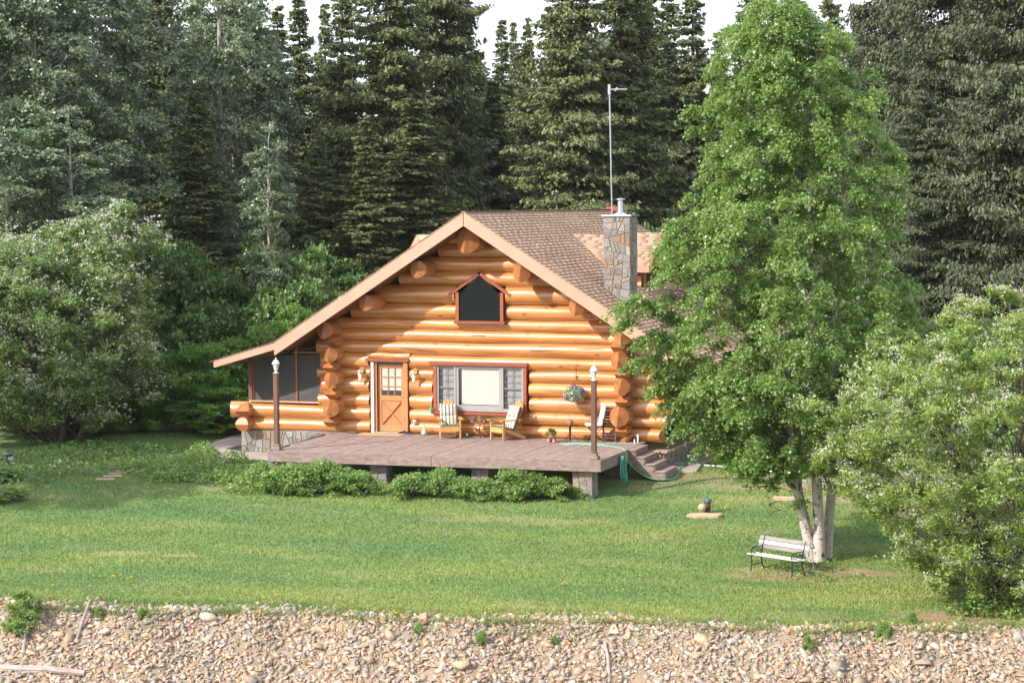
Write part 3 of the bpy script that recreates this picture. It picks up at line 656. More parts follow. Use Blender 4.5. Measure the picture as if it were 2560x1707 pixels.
# ---------- stone facing helper: split a rectangle into irregular convex pieces
def clip(poly, p, n):
    o = []
    for i in range(len(poly)):
        a, b = poly[i], poly[(i + 1) % len(poly)]; da = (a[0] - p[0]) * n[0] + (a[1] - p[1]) * n[1]; db = (b[0] - p[0]) * n[0] + (b[1] - p[1]) * n[1]
        if da >= 0: o.append(a)
        if (da >= 0) != (db >= 0): t = da / (da - db); o.append((a[0] + t * (b[0] - a[0]), a[1] + t * (b[1] - a[1])))
    return o
def area(p): return abs(sum(p[i][0] * p[(i + 1) % len(p)][1] - p[(i + 1) % len(p)][0] * p[i][1] for i in range(len(p)))) / 2
def split(poly, amax, rr):
    if area(poly) < amax * rr.uniform(.3, 2.2): return [poly]
    xs = [q[0] for q in poly]; ys = [q[1] for q in poly]; c = (np.mean(xs) + rr.normal(0, .13) * (max(xs) - min(xs)), np.mean(ys) + rr.normal(0, .13) * (max(ys) - min(ys)))
    a = rr.normal(0, .2) + (0 if (max(xs) - min(xs)) > (max(ys) - min(ys)) * .85 else math.pi / 2); n = (math.cos(a), math.sin(a))
    A = clip(poly, c, n); B = clip(poly, c, (-n[0], -n[1]))
    if len(A) < 3 or len(B) < 3 or area(A) < amax * .12 or area(B) < amax * .12: return [poly]
    return split(A, amax, rr) + split(B, amax, rr)
def shrink(poly, g):
    if sum(poly[i][0] * poly[(i + 1) % len(poly)][1] - poly[(i + 1) % len(poly)][0] * poly[i][1] for i in range(len(poly))) < 0: poly = poly[::-1]
    o = list(poly)
    for i in range(len(poly)):
        a, b = poly[i], poly[(i + 1) % len(poly)]; e = (b[0] - a[0], b[1] - a[1]); L = math.hypot(*e)
        if L < 1e-6: continue
        n = (-e[1] / L, e[0] / L); o = clip(o, (a[0] + n[0] * g, a[1] + n[1] * g), n)
        if len(o) < 3: return []
    return o
def stone_face(W_, H_, origin, ux, nrm, par, am=.045, seed=1, mortar=True, top=None):
    rr = np.random.default_rng(seed); ux = Vector(ux); nv = Vector(nrm); uz = Vector((0, 0, 1)); O = Vector(origin)
    for p in split([(0, 0), (W_, 0), (W_, H_), (0, H_)], am, rr):
        if top: 
            p = clip(p, top[0], top[1])
            if len(p) < 3: continue
        q = shrink(p, .009)
        if len(q) < 3 or area(q) < .0015: continue
        q2 = shrink(q, .008) or q; c = (np.mean([a for a, b in q]), np.mean([b for a, b in q])); d = .014 + rr.random() * .02
        if len(q2) != len(q): q2 = [(a + (c[0] - a) * .08, b + (c[1] - b) * .08) for a, b in q]
        P = lambda a, b, dd: (ux * (a - c[0]) + uz * (b - c[1]) + nv * dd)
        k = len(q); V = [P(a, b, -.01) for a, b in q] + [P(a, b, d * .72) for a, b in q] + [P(a, b, d + rr.normal(0, .003)) for a, b in q2]
        F = [(i, (i + 1) % k, k + (i + 1) % k, k + i) for i in range(k)] + [(k + i, k + (i + 1) % k, 2 * k + (i + 1) % k, 2 * k + i) for i in range(k)] + [tuple(2 * k + i for i in range(k))]
        if ux.cross(uz).dot(nv) < 0: F = [tuple(reversed(f)) for f in F]
        me = bpy.data.meshes.new('stone'); me.from_pydata(V, [], F); me.materials.append(M_STONE); me.update()
        obj('stone', me, par, O + ux * c[0] + uz * c[1])
def stone_box(name, par, a, b, am, seed, faces='FRLB', lab=None, tops=None):
    E_ = thing(name, None, None); E_.parent = par
    (x0, y0, z0), (x1, y1, z1) = a, b
    MB().box((x0 + .02, y0 + .02, z0), (x1 - .02, y1 - .02, z1 - .005)).build('mortar_core', M_MORTAR, E_)
    if 'F' in faces: stone_face(x1 - x0, z1 - z0, (x0, y0 + .02, z0), (1, 0, 0), (0, -1, 0), E_, am, seed)
    if 'R' in faces: stone_face(y1 - y0, z1 - z0, (x1 - .02, y0, z0), (0, 1, 0), (1, 0, 0), E_, am, seed + 1)
    if 'L' in faces: stone_face(y1 - y0, z1 - z0, (x0 + .02, y1, z0), (0, -1, 0), (-1, 0, 0), E_, am, seed + 2)
    if 'B' in faces: stone_face(x1 - x0, z1 - z0, (x1, y1 - .02, z0), (-1, 0, 0), (0, 1, 0), E_, am * 2, seed + 3)
    return E_
ch = stone_box('chimney', house, (CHX0, CHY0, 4.45), (CHX1, CHY1, 7.30), .040, 27)
cp = MB().box((CHX0 - .05, CHY0 - .05, 7.30), (CHX1 + .05, CHY1 + .05, 7.35)).build('chimney_cap', M_METAL, ch)
MB().lathe([(.2, 7.35), (.17, 7.38), (.085, 7.42), (.08, 7.74), (.06, 7.75), (.06, 7.78)], (7.2, 1.35, 0), 16).lathe([(.15, 7.78), (.15, 7.80), (.02, 7.83)], (7.2, 1.35, 0), 16).build('flue_pipe', M_METAL, ch)
ps = stone_box('porch_foundation', house, (-4.48, .02, .02), (-1.15, .5, .84), .05, 31, 'FL')
ps2 = stone_box('side_foundation', house, (8.0, .06, .05), (8.86, 11, .58), .05, 41, 'FR')
MB().box((8.0, .0, .58), (8.95, 11, .64)).build('stone_ledge', M_SAND, ps2)
ps3 = stone_box('porch_side_foundation', house, (-4.48, .5, .02), (-4.1, 13, .84), .09, 35, 'L')
MB().box((-1.2, .08, -.1), (7.9, .4, .87)).build('foundation_wall', M_MORTAR, house)

# ---------- screened porch on the left
pt = thing('screened_porch', None, None); pt.parent = house
SCR, t, b = nodes('insect_screen'); setp(b, rough=.9); v = coords(t); n = noise(t, v, 3, 3)
t.links.new(ramp(t, n, [(.3, (.068, .066, .068)), (.7, (.085, .082, .082))]), b.inputs['Base Color'])
tp = N(t, 'BsdfTransparent'); mx = N(t, 'MixShader'); mx.inputs[0].default_value = .8; t.links.new(tp.outputs[0], mx.inputs[1]); t.links.new(b.outputs[0], mx.inputs[2]); t.links.new(mx.outputs[0], t.nodes['Material Output'].inputs['Surface'])
def zpo(x): return (3.64 - .2 + (x + 2.75) * .3) if x < -2.75 else (3.64 - .3 + (x + 2.75) * .635)
for xa, xb in ((-4.12, -2.66), (-2.60, -1.72)):
    V = [(xa, .1, 1.76), (xb, .1, 1.76), (xb, .1, min(3.18, zpo(xb) + .05)), (xa, .1, min(3.18, zpo(xa) + .05))]
    MB().add(V, [(0, 1, 2, 3)]).build('screen', SCR, pt, smooth=False)
MB().box((-4.22, .02, 1.74), (-4.10, .16, 3.06)).build('corner_post', M_STAIN, pt)
MB().box((-4.10, .06, 1.76), (-4.06, .14, 3.05)).build('screen_frame', M_REDWOOD, pt)
MB().box((-2.66, .06, 1.76), (-2.60, .14, 3.4)).build('mullion', M_REDWOOD, pt)
MB().box((-4.2, .0, 1.72), (-1.85, .18, 1.765)).build('sill_board', M_FASCIA, pt)
MB().bar((-4.3, .1, 2.98), (-2.75, .1, 3.42), .12, .12).bar((-2.75, .1, 3.24), (-1.4, .1, 3.26), .05, .05).build('header_beam', M_SOFFIT, pt)
MB().box((-4.2, .1, .84), (-1.3, 13, .9)).build('porch_floor', M_DECK, pt)
for z, r in ((1.05, .2), (1.45, .22)): make_log((-4.25, -.42, z), (-4.25, 13, z), r, .2, (1.0, HR) if z > 1.2 else (.4, HR), (0, 0), parent=pt)
for y in (3.2, 6.4, 9.6, 12.8): MB().box((-4.3, y, 1.6), (-4.18, y + .12, 3.05)).build('porch_post', M_STAIN, pt)
for xa in (.3, 3.4, 6.6, 9.8):
    MB().add([(-4.24, xa, 1.7), (-4.24, xa + 2.9, 1.7), (-4.24, xa + 2.9, 3.0), (-4.24, xa, 3.0)], [(0, 1, 2, 3)]).build('side_screen', SCR, pt, smooth=False)
# right hand porch (mostly behind the birch)
pr = thing('open_porch', None, None); pr.parent = house
for y in (4.5, 8.8, 13): MB().lathe([(.13, .15), (.12, 3.05)], (10.6, y, 0), 14).build('porch_post', M_STAIN, pr)
make_log((10.6, -.4, 2.95), (10.6, 13.5, 2.95), .16, .16, parent=pr)

# ---------- door
dr = thing('door', None, None); dr.parent = house
MB().box((-.30, -.10, 3.035), (1.10, .12, 3.135)).build('lintel', M_REDWOOD, dr, bevel=.006)
MB().box((-.17, -.04, .9), (-.135, .3, 3.035)).build('jamb', M_REDWOOD, dr)
MB().box((.90, -.04, .9), (1.03, .3, 3.035)).build('jamb', M_DOOR, dr)
MB().box((-.135, -.05, .9), (-.10, .02, 3.035)).build('screen_track', M_WHITE, dr)
MB().box((-.085, -.045, .9), (-.06, .02, 3.035)).build('screen_track', M_WHITE, dr)
MB().box((-.135, .0, 2.99), (.90, .05, 3.035)).build('head_trim', M_GREYFR, dr)
MB().box((-.06, -.02, .9), (.90, .28, .93)).build('threshold', M_METAL, dr)
MB().box((-.06, .02, .93), (.02, .06, 2.99)).build('side_casing', M_DOOR, dr)
x0, x1, y0 = .02, .88, .11
d = MB().box((x0, y0, .94), (x0 + .11, y0 + .05, 2.95)).box((x1 - .11, y0, .94), (x1, y0 + .05, 2.95)).box((x0 + .11, y0, .94), (x1 - .11, y0 + .05, 1.13)).box((x0 + .11, y0, 1.86), (x1 - .11, y0 + .05, 2.01)).box((x0 + .11, y0, 2.84), (x1 - .11, y0 + .05, 2.95)).build('door_leaf', M_DOOR, dr, bevel=.004)
MB().box((x0 + .11, y0 + .025, 1.13), (x1 - .11, y0 + .035, 1.86)).build('lower_panel', M_DOOR, dr)
MB().bar((x0 + .12, y0 + .014, 1.15), (x1 - .12, y0 + .014, 1.84), .02, .075, (0, -1, 0)).build('cross_brace', M_DOOR, dr)
MB().bar((x0 + .12, y0 + .012, 1.84), (x1 - .12, y0 + .012, 1.15), .02, .075, (0, -1, 0)).build('cross_brace', M_DOOR, dr)
GL, t, b = nodes('window_glass'); setp(b, rough=.04, spec=.5); b.inputs['Base Color'].default_value = (.02, .025, .025, 1)
tp = N(t, 'BsdfTransparent'); mx = N(t, 'MixShader'); mx.inputs[0].default_value = .09
gls = N(t, 'BsdfGlossy'); gls.inputs['Roughness'].default_value = .02
t.links.new(tp.outputs[0], mx.inputs[1]); t.links.new(gls.outputs[0], mx.inputs[2]); t.links.new(mx.outputs[0], t.nodes['Material Output'].inputs['Surface'])
def quad(xa, xb, za, zb, y, par): MB().add([(xa, y, za), (xb, y, za), (xb, y, zb), (xa, y, zb)], [(0, 1, 2, 3)]).build('pane', GL, par, smooth=False)
M_BLIND = plain('ivory_blind', (.36, .355, .30), .6, var=.04)
gx0, gx1, gz0, gz1 = x0 + .11, x1 - .11, 2.01, 2.84
for i in range(3):
    for j in range(3):
        w = (gx1 - gx0) / 3; h = (gz1 - gz0) / 3
        quad(gx0 + i * w, gx0 + (i + 1) * w, gz0 + j * h, gz0 + (j + 1) * h, y0 + .02, dr)
mu = MB()
for i in (1, 2): mu.box((gx0 + i * w - .01, y0 + .002, gz0), (gx0 + i * w + .01, y0 + .018, gz1)).box((gx0, y0 + .004, gz0 + i * h - .01), (gx1, y0 + .017, gz0 + i * h + .01))
mu.build('muntin', M_DOOR, dr)
bl = MB()
for k in range(21): bl.bar((gx0, y0 + .036, gz1 - .02 - k * .032), (gx1, y0 + .036, gz1 - .02 - k * .032), .031, .003, (0, -.95, .3))
bl.build('blind', M_BLIND, dr)
MB().ball((x1 - .05, y0 - .04, 1.98), .028, 8).lathe([(.02, 0), (.02, .05)], (x1 - .05, y0 - .02, 1.95), 8).ball((x1 - .05, y0 - .03, 2.12), .022, 8).build('door_knob', M_BRASS, dr)
for z in (1.25, 1.75, 2.7): MB().box((.895, -.055, z), (.91, -.03, z + .09)).build('hinge', M_BRASS, dr)

M_MUNT = plain('dark_grey_muntin', (.16, .155, .165), .6)
# ---------- picture window
wn = thing('picture_window', None, None); wn.parent = house
MB().box((1.74, -.11, 2.965), (4.80, .12, 3.075)).build('lintel', M_REDWOOD, wn, bevel=.006)
for xa in (1.86, 4.66): MB().box((xa, -.07, 1.60), (xa + .10, .15, 2.965)).build('side_trim', M_REDWOOD, wn)
MB().box((1.80, -.12, 1.52), (4.82, .15, 1.60)).build('sill', M_REDWOOD, wn, bevel=.006)
fm = MB().box((1.96, -.035, 1.62), (4.66, .06, 1.72)).box((1.96, -.03, 2.92), (4.66, .06, 2.965))
for xa in (1.96, 2.50, 3.98, 4.60): fm.box((xa, -.04, 1.72), (xa + .06, .06, 2.92))
fm.build('frame', M_GREYFR, wn)
cf = MB().box((2.56, -.02, 1.72), (2.64, .05, 2.92)).box((3.90, -.02, 1.72), (3.98, .05, 2.92)).box((2.64, -.02, 1.72), (3.90, .05, 1.80)).box((2.64, -.02, 2.88), (3.90, .05, 2.92)).build('centre_sash', M_GREYFR, wn)
quad(2.64, 3.90, 1.80, 2.88, .02, wn)
for xa, xb in ((2.02, 2.50), (4.04, 4.60)):
    quad(xa, xb, 1.72, 2.92, .02, wn)
    g = MB().box((xa, -.01, 2.29), (xb, .03, 2.33)); xm = (xa + xb) / 2; g.box((xm - .008, .0, 1.72), (xm + .008, .015, 2.92))
    for z in (1.9, 2.1, 2.5, 2.7): g.box((xa, .0, z), (xb, .012, z + .012))
    g.build('muntin', M_MUNT, wn)
    bs = MB()
    for k in range(29): bs.bar((xa + .1, .06, 2.9 - k * .04), (xb, .06, 2.9 - k * .04), .036, .003, (0, -.95, .3))
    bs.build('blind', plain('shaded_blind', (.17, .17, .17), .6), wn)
bl = MB()
for k in range(29): bl.bar((2.72, .045, 2.86 - k * .0365), (3.88, .045, 2.86 - k * .0365), .036, .003, (0, -.95, .3))
bl.build('blind', M_BLIND, wn)
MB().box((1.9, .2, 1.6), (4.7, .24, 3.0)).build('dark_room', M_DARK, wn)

# ---------- gable window
M_BLKGL, t, b = nodes('dark_glass'); setp(b, rough=.05, spec=.12); b.inputs['Base Color'].default_value = (.006, .009, .008, 1)
gw = thing('gable_window', None, None); gw.parent = house
xL, xR, xm, zb0, ze0, zt0 = 2.60, 4.08, 3.34, 4.28, 5.05, 5.62
for xa in (xL, xR - .1): MB().box((xa, -.12, zb0), (xa + .1, .15, ze0 + .06)).build('side_trim', M_REDWOOD, gw)
MB().box((xL - .05, -.16, zb0 - .09), (xR + .05, .15, zb0)).build('sill', M_REDWOOD, gw, bevel=.005)
for sgn in (-1, 1): MB().bar((xm + sgn * (xR - xL + .42) / 2, -.04, ze0 - .02), (xm - sgn * .03, -.04, zt0 + .075), .17, .085, (0, 0, 1)).build('head_board', M_REDWOOD, gw)
MB().add([(xL + .1, -.07, zb0), (xR - .1, -.07, zb0), (xR - .1, -.07, ze0), (xm, -.07, zt0), (xL + .1, -.07, ze0)], [(0, 1, 2, 3, 4)]).build('pane', M_BLKGL, gw, smooth=False)

# ---------- wall lanterns, socket
def wall_lantern(x, z):
    L = thing('wall_lantern', None, None, (x, -.03, z)); L.parent = house
    MB().box((-.06, .0, .02), (.06, .05, .18)).build('back_plate', M_BRASS, L, bevel=.01)
    MB().tube([(0, .0, .1), (0, -.06, .16), (0, -.11, .12), (0, -.12, .05)], .012, 6).lathe([(.02, .07), (.075, .03), (.085, .0), (.05, -.01)], (0, -.12, .0), 10).lathe([(.03, -.2), (.04, -.22), (.005, -.25)], (0, -.12, 0), 8).build('bracket', M_BRASS, L)
    MB().lathe([(.07, 0), (.06, -.1), (.035, -.2)], (0, -.12, 0), 8).build('glass', M_WHITE, L)
wall_lantern(-.44, 2.66); wall_lantern(1.28, 2.66)
sk = MB().box((1.16, -.06, 1.2), (1.30, .01, 1.30)).build('wall_socket', M_WHITE, house, bevel=.01)
MB().box((1.175, -.064, 1.22), (1.215, -.06, 1.285)).box((1.245, -.064, 1.22), (1.285, -.06, 1.285)).build('socket_slot', M_IRON, house)
# ============================================================ DECK
deck = thing('deck', 'weathered brown plank deck on stone piers in front of the log house', 'deck')
FL = (-1.09, -5.04); FR = (8.34, -4.59); BLx = -1.36
def yfront(x): return FL[1] + (x - FL[0]) / (FR[0] - FL[0]) * (FR[1] - FL[1])
pit = .1512; k = 0; x = FR[0] - .003
while x > BLx:
    x0 = x - pit + .017; xl = max(x0, BLx)
    yf = yfront(x)
    # left border of the deck is not square: clip the start of the boards there
    if x0 < FL[0]: yf = FL[1] + (FL[0] - x0) / (FL[0] - BLx) * 4.9
    yb = -.03 if x0 > -1.2 else -.1
    if yb - yf > .05:
        dz = rng.normal(0, .0022)
        V = [(xl, yf, .862), (x, yf + .007, .862), (x, yb, .862), (xl, yb, .862), (xl, yf, .9 + dz), (x, yf + .007, .9 + dz), (x, yb, .9 + dz), (xl, yb, .9 + dz)]
        MB().add(V, [(0, 3, 2, 1), (4, 5, 6, 7), (0, 1, 5, 4), (1, 2, 6, 5), (2, 3, 7, 6), (3, 0, 4, 7)]).build('deck_board', M_DECK, deck, smooth=False, bevel=.004)
    x -= pit
def fbar(p, q, z0, z1, th, name='fascia_board'):
    p = Vector((p[0], p[1], (z0 + z1) / 2)); q = Vector((q[0], q[1], (z0 + z1) / 2)); L = (q - p).length
    o = MB().box((0, -th, -(z1 - z0) / 2), (L, 0, (z1 - z0) / 2)).build(name, M_DFAS, deck, smooth=False, bevel=.006)
    o.location = p; o.rotation_euler = (0, 0, math.atan2(q.y - p.y, q.x - p.x)); return o
mid = FL[0] + 4.75
fbar(FL, (mid - .004, yfront(mid)), .60, .905, .045); fbar((mid + .004, yfront(mid)), FR, .60, .905, .045)
fbar((FR[0] + .0, FR[1] - .045), (FR[0] + .02, -2.02), .60, .905, .045)
fbar((BLx, -.1), (FL[0] - .0, FL[1]), .60, .905, .045)
for yy in (-3.9, -2.6, -1.3, -.4): MB().box((-1.0, yy, .64), (8.25, yy + .05, .86)).build('joist', M_DFAS, deck)
MB().box((-1.0, -3.5, -.3), (8.2, -.35, -.22)).build('pad', M_SOIL, deck)
for i, (xa, xb, ya, yb) in enumerate(((7.54, 8.10, -4.45, -3.95), (4.68, 5.17, -4.5, -4.05), (1.74, 2.24, -4.6, -4.1), (-1.22, -.75, -4.85, -4.4), (7.5, 8.1, -1.4, -.8))):
    stone_box('pier', deck, (xa, ya, -.3), (xb, yb, .60), .045, 61 + i * 5, 'FRL')
# stairs
st = thing('stairs', 'brown wooden steps going down from the right end of the deck', 'steps', (8.36, -2.02, 0))
XS = [0, .25, .52, .80, 1.10]; ZS = [.9, .71, .52, .335]
for i in range(4):
    MB().box((XS[i], -.03, ZS[i] - .04), (XS[i + 1] + (.0 if i else .0), 1.28, ZS[i] + (.004 if i == 0 else 0))).build('tread', M_DECK, st, bevel=.012)
    zb = ZS[i + 1] if i < 3 else .1
    MB().box((XS[i + 1] - .045, .01, zb + .001), (XS[i + 1] - .015, 1.25, ZS[i] - .04)).build('riser', M_DFAS, st)
V = [(0, .0, .86)]; 
for i in range(4): V += [(XS[i + 1] - .05, 0, ZS[i] - .04), (XS[i + 1] - .05, 0, (ZS[i + 1] - .04) if i < 3 else .10)]
V += [(.72, 0, .10), (0, 0, .56)]
for y in (0, 1.2):
    n = len(V); VV = [(a, y, c) for a, b, c in V] + [(a, y + .045, c) for a, b, c in V]
    MB().add(VV, [tuple(range(n)), tuple(range(2 * n - 1, n - 1, -1))] + [(i, i + n, (i + 1) % n + n, (i + 1) % n) for i in range(n)]).build('stringer', M_DFAS, st, smooth=False)

# ============================================================ LAMP POSTS
def lamp_post(x, y, h, label):
    L = thing('lamp_post', label, 'lamp post', (x, y, .904), 0, 'lamp posts at the front corners of the deck')
    MB().box((-.13, -.13, 0), (.13, .13, .10)).build('base_block', M_DFAS, L, bevel=.01)
    MB().box((-.09, -.09, .10), (.09, .09, .17)).build('base_trim', M_DFAS, L, bevel=.01)
    MB().box((-.065, -.065, .17), (.065, .065, h)).build('post', M_STAIN, L, bevel=.008)
    MB().box((-.085, -.085, h), (.085, .085, h + .02)).build('post_cap', M_STAIN, L)
    Q = thing('lantern', None, None, (0, 0, h + .02)); Q.parent = L
    MB().lathe([(.085, 0), (.085, .012), (.035, .02), (.03, .07), (.055, .085), (.055, .1)], n=6).build('socket', M_WHITE, Q)
    MB().lathe([(.05, .1), (.085, .255)], n=6).build('glass', plain('lantern_glass', (.55, .56, .50), .1, var=.05), Q)
    f = MB()
    for j in range(6):
        a = j * math.pi / 3; f.bar((.053 * math.cos(a), .053 * math.sin(a), .1), (.09 * math.cos(a), .09 * math.sin(a), .26), .01, .01)
    f.build('cage', M_WHITE, Q)
    MB().lathe([(.115, .255), (.115, .265), (.085, .31), (.06, .355), (.03, .37), (.015, .385), (.02, .4), (.006, .43)], n=12).build('cap', M_WHITE, Q)
    return L
lamp_post(-.95, -4.83, 2.12, 'lamp post with white lantern at the left front corner of the deck')
lamp_post(8.13, -4.40, 2.08, 'lamp post with white lantern at the deck corner beside the stairs')

# ============================================================ CHAIRS AND THINGS ON THE DECK
def adirondack(loc, rz, label):
    C = thing('adirondack_chair', label, 'garden chair', loc, rz, 'adirondack chairs on the deck')
    # local: x across, -y is the front
    for s in (-1, 1):
        MB().box((s * .29 - .02, -.30, 0), (s * .29 + .02, -.21, .56)).build('leg', M_CHAIR, C, bevel=.004)
        MB().bar((s * .245, -.28, .34), (s * .245, .55, .02), .022, .11).build('side_rail', M_CHAIR, C)
        MB().add([(s * .31 - .065, -.38, .56), (s * .31 + .065, -.38, .56), (s * .31 + .055, .1, .565), (s * .31 + .03, .38, .56), (s * .31 - .03, .38, .56), (s * .31 - .065, -.38, .585), (s * .31 + .065, -.38, .585), (s * .31 + .055, .1, .59), (s * .31 + .03, .38, .585), (s * .31 - .03, .38, .585)],
                 [(4, 3, 2, 1, 0), (5, 6, 7, 8, 9), (0, 1, 6, 5), (1, 2, 7, 6), (2, 3, 8, 7), (3, 4, 9, 8), (4, 0, 5, 9)]).build('armrest', M_CHAIR, C, smooth=False)
    MB().box((-.27, -.305, .22), (.27, -.285, .35)).build('apron', M_CHAIR, C)
    for k in range(6): y = -.27 + k * .085; MB().bar((-.26, y, .37 - (y + .28) * .33), (.26, y, .37 - (y + .28) * .33), .07, .018).build('seat_slat', M_CHAIR, C)
    MB().bar((-.3, .34, .54), (.3, .34, .54), .02, .07).build('back_support', M_CHAIR, C)
    for k in range(5):
        u = k - 2; top = 1.05 - abs(u) * .035 - (u * u) * .012; xb = u * .085; xt = u * .105
        V = []; 
        P0 = Vector((xb, .20, .20)); P1 = Vector((xt, .20 + (top - .2) * .38, top))
        w = .04
        b = MB().bar(P0, P1, w * 2, .018, (0, -1, .3)); b.build('back_slat', M_CHAIR, C)
        MB().lathe([(w, -.009), (w, .009)], (0, 0, 0), 12, T=Matrix.Translation(P1) @ Matrix.Rotation(R(69), 4, 'X')).build('slat_tip', M_CHAIR, C)
    return C
M_STRIPE, t, b = nodes('striped_cushion_fabric'); setp(b, rough=.9)
g = t.nodes.new('ShaderNodeTexCoord'); sp = N(t, 'SeparateXYZ'); t.links.new(g.outputs['Object'], sp.inputs[0])
f = math1(t, 'FRACT', math1(t, 'MULTIPLY', sp.outputs['X'], 9.5)); c = ramp(t, f, [(0, (.14, .13, .115)), (.40, (.14, .13, .115)), (.45, (.56, .51, .40)), (.62, (.56, .51, .40)), (.66, (.35, .28, .21)), (.72, (.35, .28, .21)), (.76, (.56, .51, .40)), (.95, (.56, .51, .40)), (1, (.14, .13, .115))])
t.links.new(c, b.inputs['Base Color'])
M_GREEN = plain('dark_green_piping', (.03, .055, .045), .8)
def cushion(loc, rz, label):
    C = thing('chair_cushion', label, 'cushion', loc, rz, 'striped cushions on the adirondack chairs')
    def pad(a, b_, w, th, nm):
        a = Vector(a); b_ = Vector(b_); d = (b_ - a).normalized(); nn = Vector((1, 0, 0)).cross(d).normalized()
        if nn.z < 0: nn = -nn
        m_ = MB(); n = 8; V = []; 
        for sdn in (0, 1):
            for i in range(n + 1):
                for j in range(n + 1):
                    u, v = i / n, j / n; bul = 1 - (abs(2 * u - 1) ** 4); bul *= 1 - abs(2 * v - 1) ** 4; p = a.lerp(b_, v) + Vector(((u - .5) * w, 0, 0))
                    V.append(p + nn * ((th * (.45 + .55 * bul)) if sdn else 0))
        q = (n + 1) ** 2; F = []
        for i in range(n):
            for j in range(n):
                k = i * (n + 1) + j; F.append((k, k + n + 1, k + n + 2, k + 1)); F.append((q + k, q + k + 1, q + k + n + 2, q + k + n + 1))
        rim = [i * (n + 1) for i in range(n + 1)] + [n * (n + 1) + j for j in range(1, n + 1)] + [i * (n + 1) + n for i in range(n - 1, -1, -1)] + [j for j in range(n - 1, 0, -1)]
        for i in range(len(rim)): r0, r1 = rim[i], rim[(i + 1) % len(rim)]; F.append((r0, r1, q + r1, q + r0))
        mi = [0] * (2 * n * n) + [1] * len(rim); m_.v = [tuple(p) for p in V]; m_.f = F; m_.m = mi; m_.n = len(V)
        o = m_.build(nm, [M_STRIPE, M_GREEN], C); bm = bmesh.new(); bm.from_mesh(o.data); bmesh.ops.recalc_face_normals(bm, faces=bm.faces); bm.to_mesh(o.data); bm.free()
    pad((0, -.31, .385), (0, .16, .235), .50, .085, 'seat_pad'); pad((0, .17, .31), (0, .295, .62), .50, .09, 'back_pad_lower'); pad((0, .295, .625), (0, .42, .93), .50, .09, 'back_pad_upper')
    return C
CH1 = ((2.62, -.74, .905), R(26)); CH2 = ((4.30, -.66, .905), R(-33))
adirondack(*CH1, 'yellow pine adirondack chair left of the picture window table'); cushion(*CH1, 'green and cream striped cushion on the adirondack chair nearer the door')
adirondack(*CH2, 'yellow pine adirondack chair turned sideways under the right window edge'); cushion(*CH2, 'green and cream striped cushion on the adirondack chair farther from the door')
def iron_table(loc, r, h, label, scroll=True):
    T = thing('side_table', label, 'table', loc)
    MB().lathe([(r, h - .02), (r + .008, h - .01), (r, h), (.01, h)], n=28).build('table_top', M_IRON if not scroll else plain('grey_metal_top', (.10, .12, .13), .4), T)
    if scroll:
        for k in range(4):
            a = k * math.pi / 2 + .5; u = Vector((math.cos(a), math.sin(a), 0))
            MB().tube([u * .24 + Vector((0, 0, h - .02)), u * .14 + Vector((0, 0, h - .1)), u * .06 + Vector((0, 0, h * .55)), u * .12 + Vector((0, 0, h * .3)), u * .2 + Vector((0, 0, .0))], .009, 6).build('leg', M_IRON, T)
    else:
        MB().lathe([(.03, .02), (.025, h * .4), (.035, h * .7), (.03, h - .02)], n=10).build('pedestal', M_IRON, T)
        for k in range(3):
            a = k * 2.094 + .4; u = Vector((math.cos(a), math.sin(a), 0)); MB().tube([u * .02 + Vector((0, 0, h * .45)), u * .15 + Vector((0, 0, .13)), u * .24], .008, 6).build('foot', M_IRON, T)
    return T
iron_table((3.42, -.38, .905), .27, .46, 'low round iron table with scrolled legs between the adirondack chairs')
iron_table((6.26, -.62, .905), .235, .46, 'low round black pedestal table under the hanging flower basket', False)
def leafclump(mb, c, r, n, L, w, mi=1, up=.4):
    for _ in range(n):
        a = rng.uniform(0, 6.283); e = rng.uniform(-.3, 1.2) * up + .1; d = Vector((math.cos(a) * math.cos(e), math.sin(a) * math.cos(e), math.sin(e))); p = Vector(c) + d * r * rng.uniform(.2, 1); s = d.cross(Vector((0, 0, 1))).normalized() * w
        q = p + d * L + Vector((0, 0, -L * .3)); mb.add([p, p + d * L * .5 + s, q, p + d * L * .5 - s], [(0, 1, 2, 3)], mi)
def pot(loc, r, h, label, leaves, name='flower_pot', matp=None, r2=None, L=.07):
    P = thing(name, label, 'potted plant', loc, 0)
    MB().lathe([(r * .62, 0), (r * (r2 or 1), h * .8), (r * (r2 or 1) * 1.08, h * .8), (r * (r2 or 1) * 1.08, h), (r * .9 * (r2 or 1), h), (r * .85, h * .9)], n=16).build('pot', matp or M_TERRA, P)
    MB().lathe([(r * .85, h * .82), (r * .85, h * .9), (.01, h * .91)], n=12).build('soil', M_SOIL, P)
    m_ = MB(); leafclump(m_, (0, 0, h), r, leaves, L, L * .3, 0); m_.build('leaves', L_SHRUB, P, smooth=False)
pot((3.25, -.44, 1.366), .10, .10, 'small wide terracotta pot with trailing plant on the left of the iron table', 30)
pot((3.44, -.36, 1.366), .085, .16, 'taller terracotta pot at the middle of the iron table', 14)
pot((3.60, -.42, 1.366), .085, .10, 'terracotta pot with spilling greens on the right of the iron table', 34)
P = thing('flower_pot', 'round terracotta pot with a spindly seedling on the black pedestal table', 'potted plant', (6.26, -.62, 1.366))
MB().lathe([(.06, 0), (.095, .06), (.09, .12), (.065, .14), (.07, .16), (.05, .16), (.05, .14)], n=16).build('pot', M_TERRA, P)
m_ = MB().tube([(0, 0, .14), (-.01, 0, .24), (-.05, .0, .33)], .005, 5); leafclump(m_, (-.05, 0, .33), .03, 7, .06, .022, 1); leafclump(m_, (-.04, 0, .24), .05, 6, .05, .018, 1); m_.build('seedling', [M_BARK, L_SHRUB], P, smooth=False)
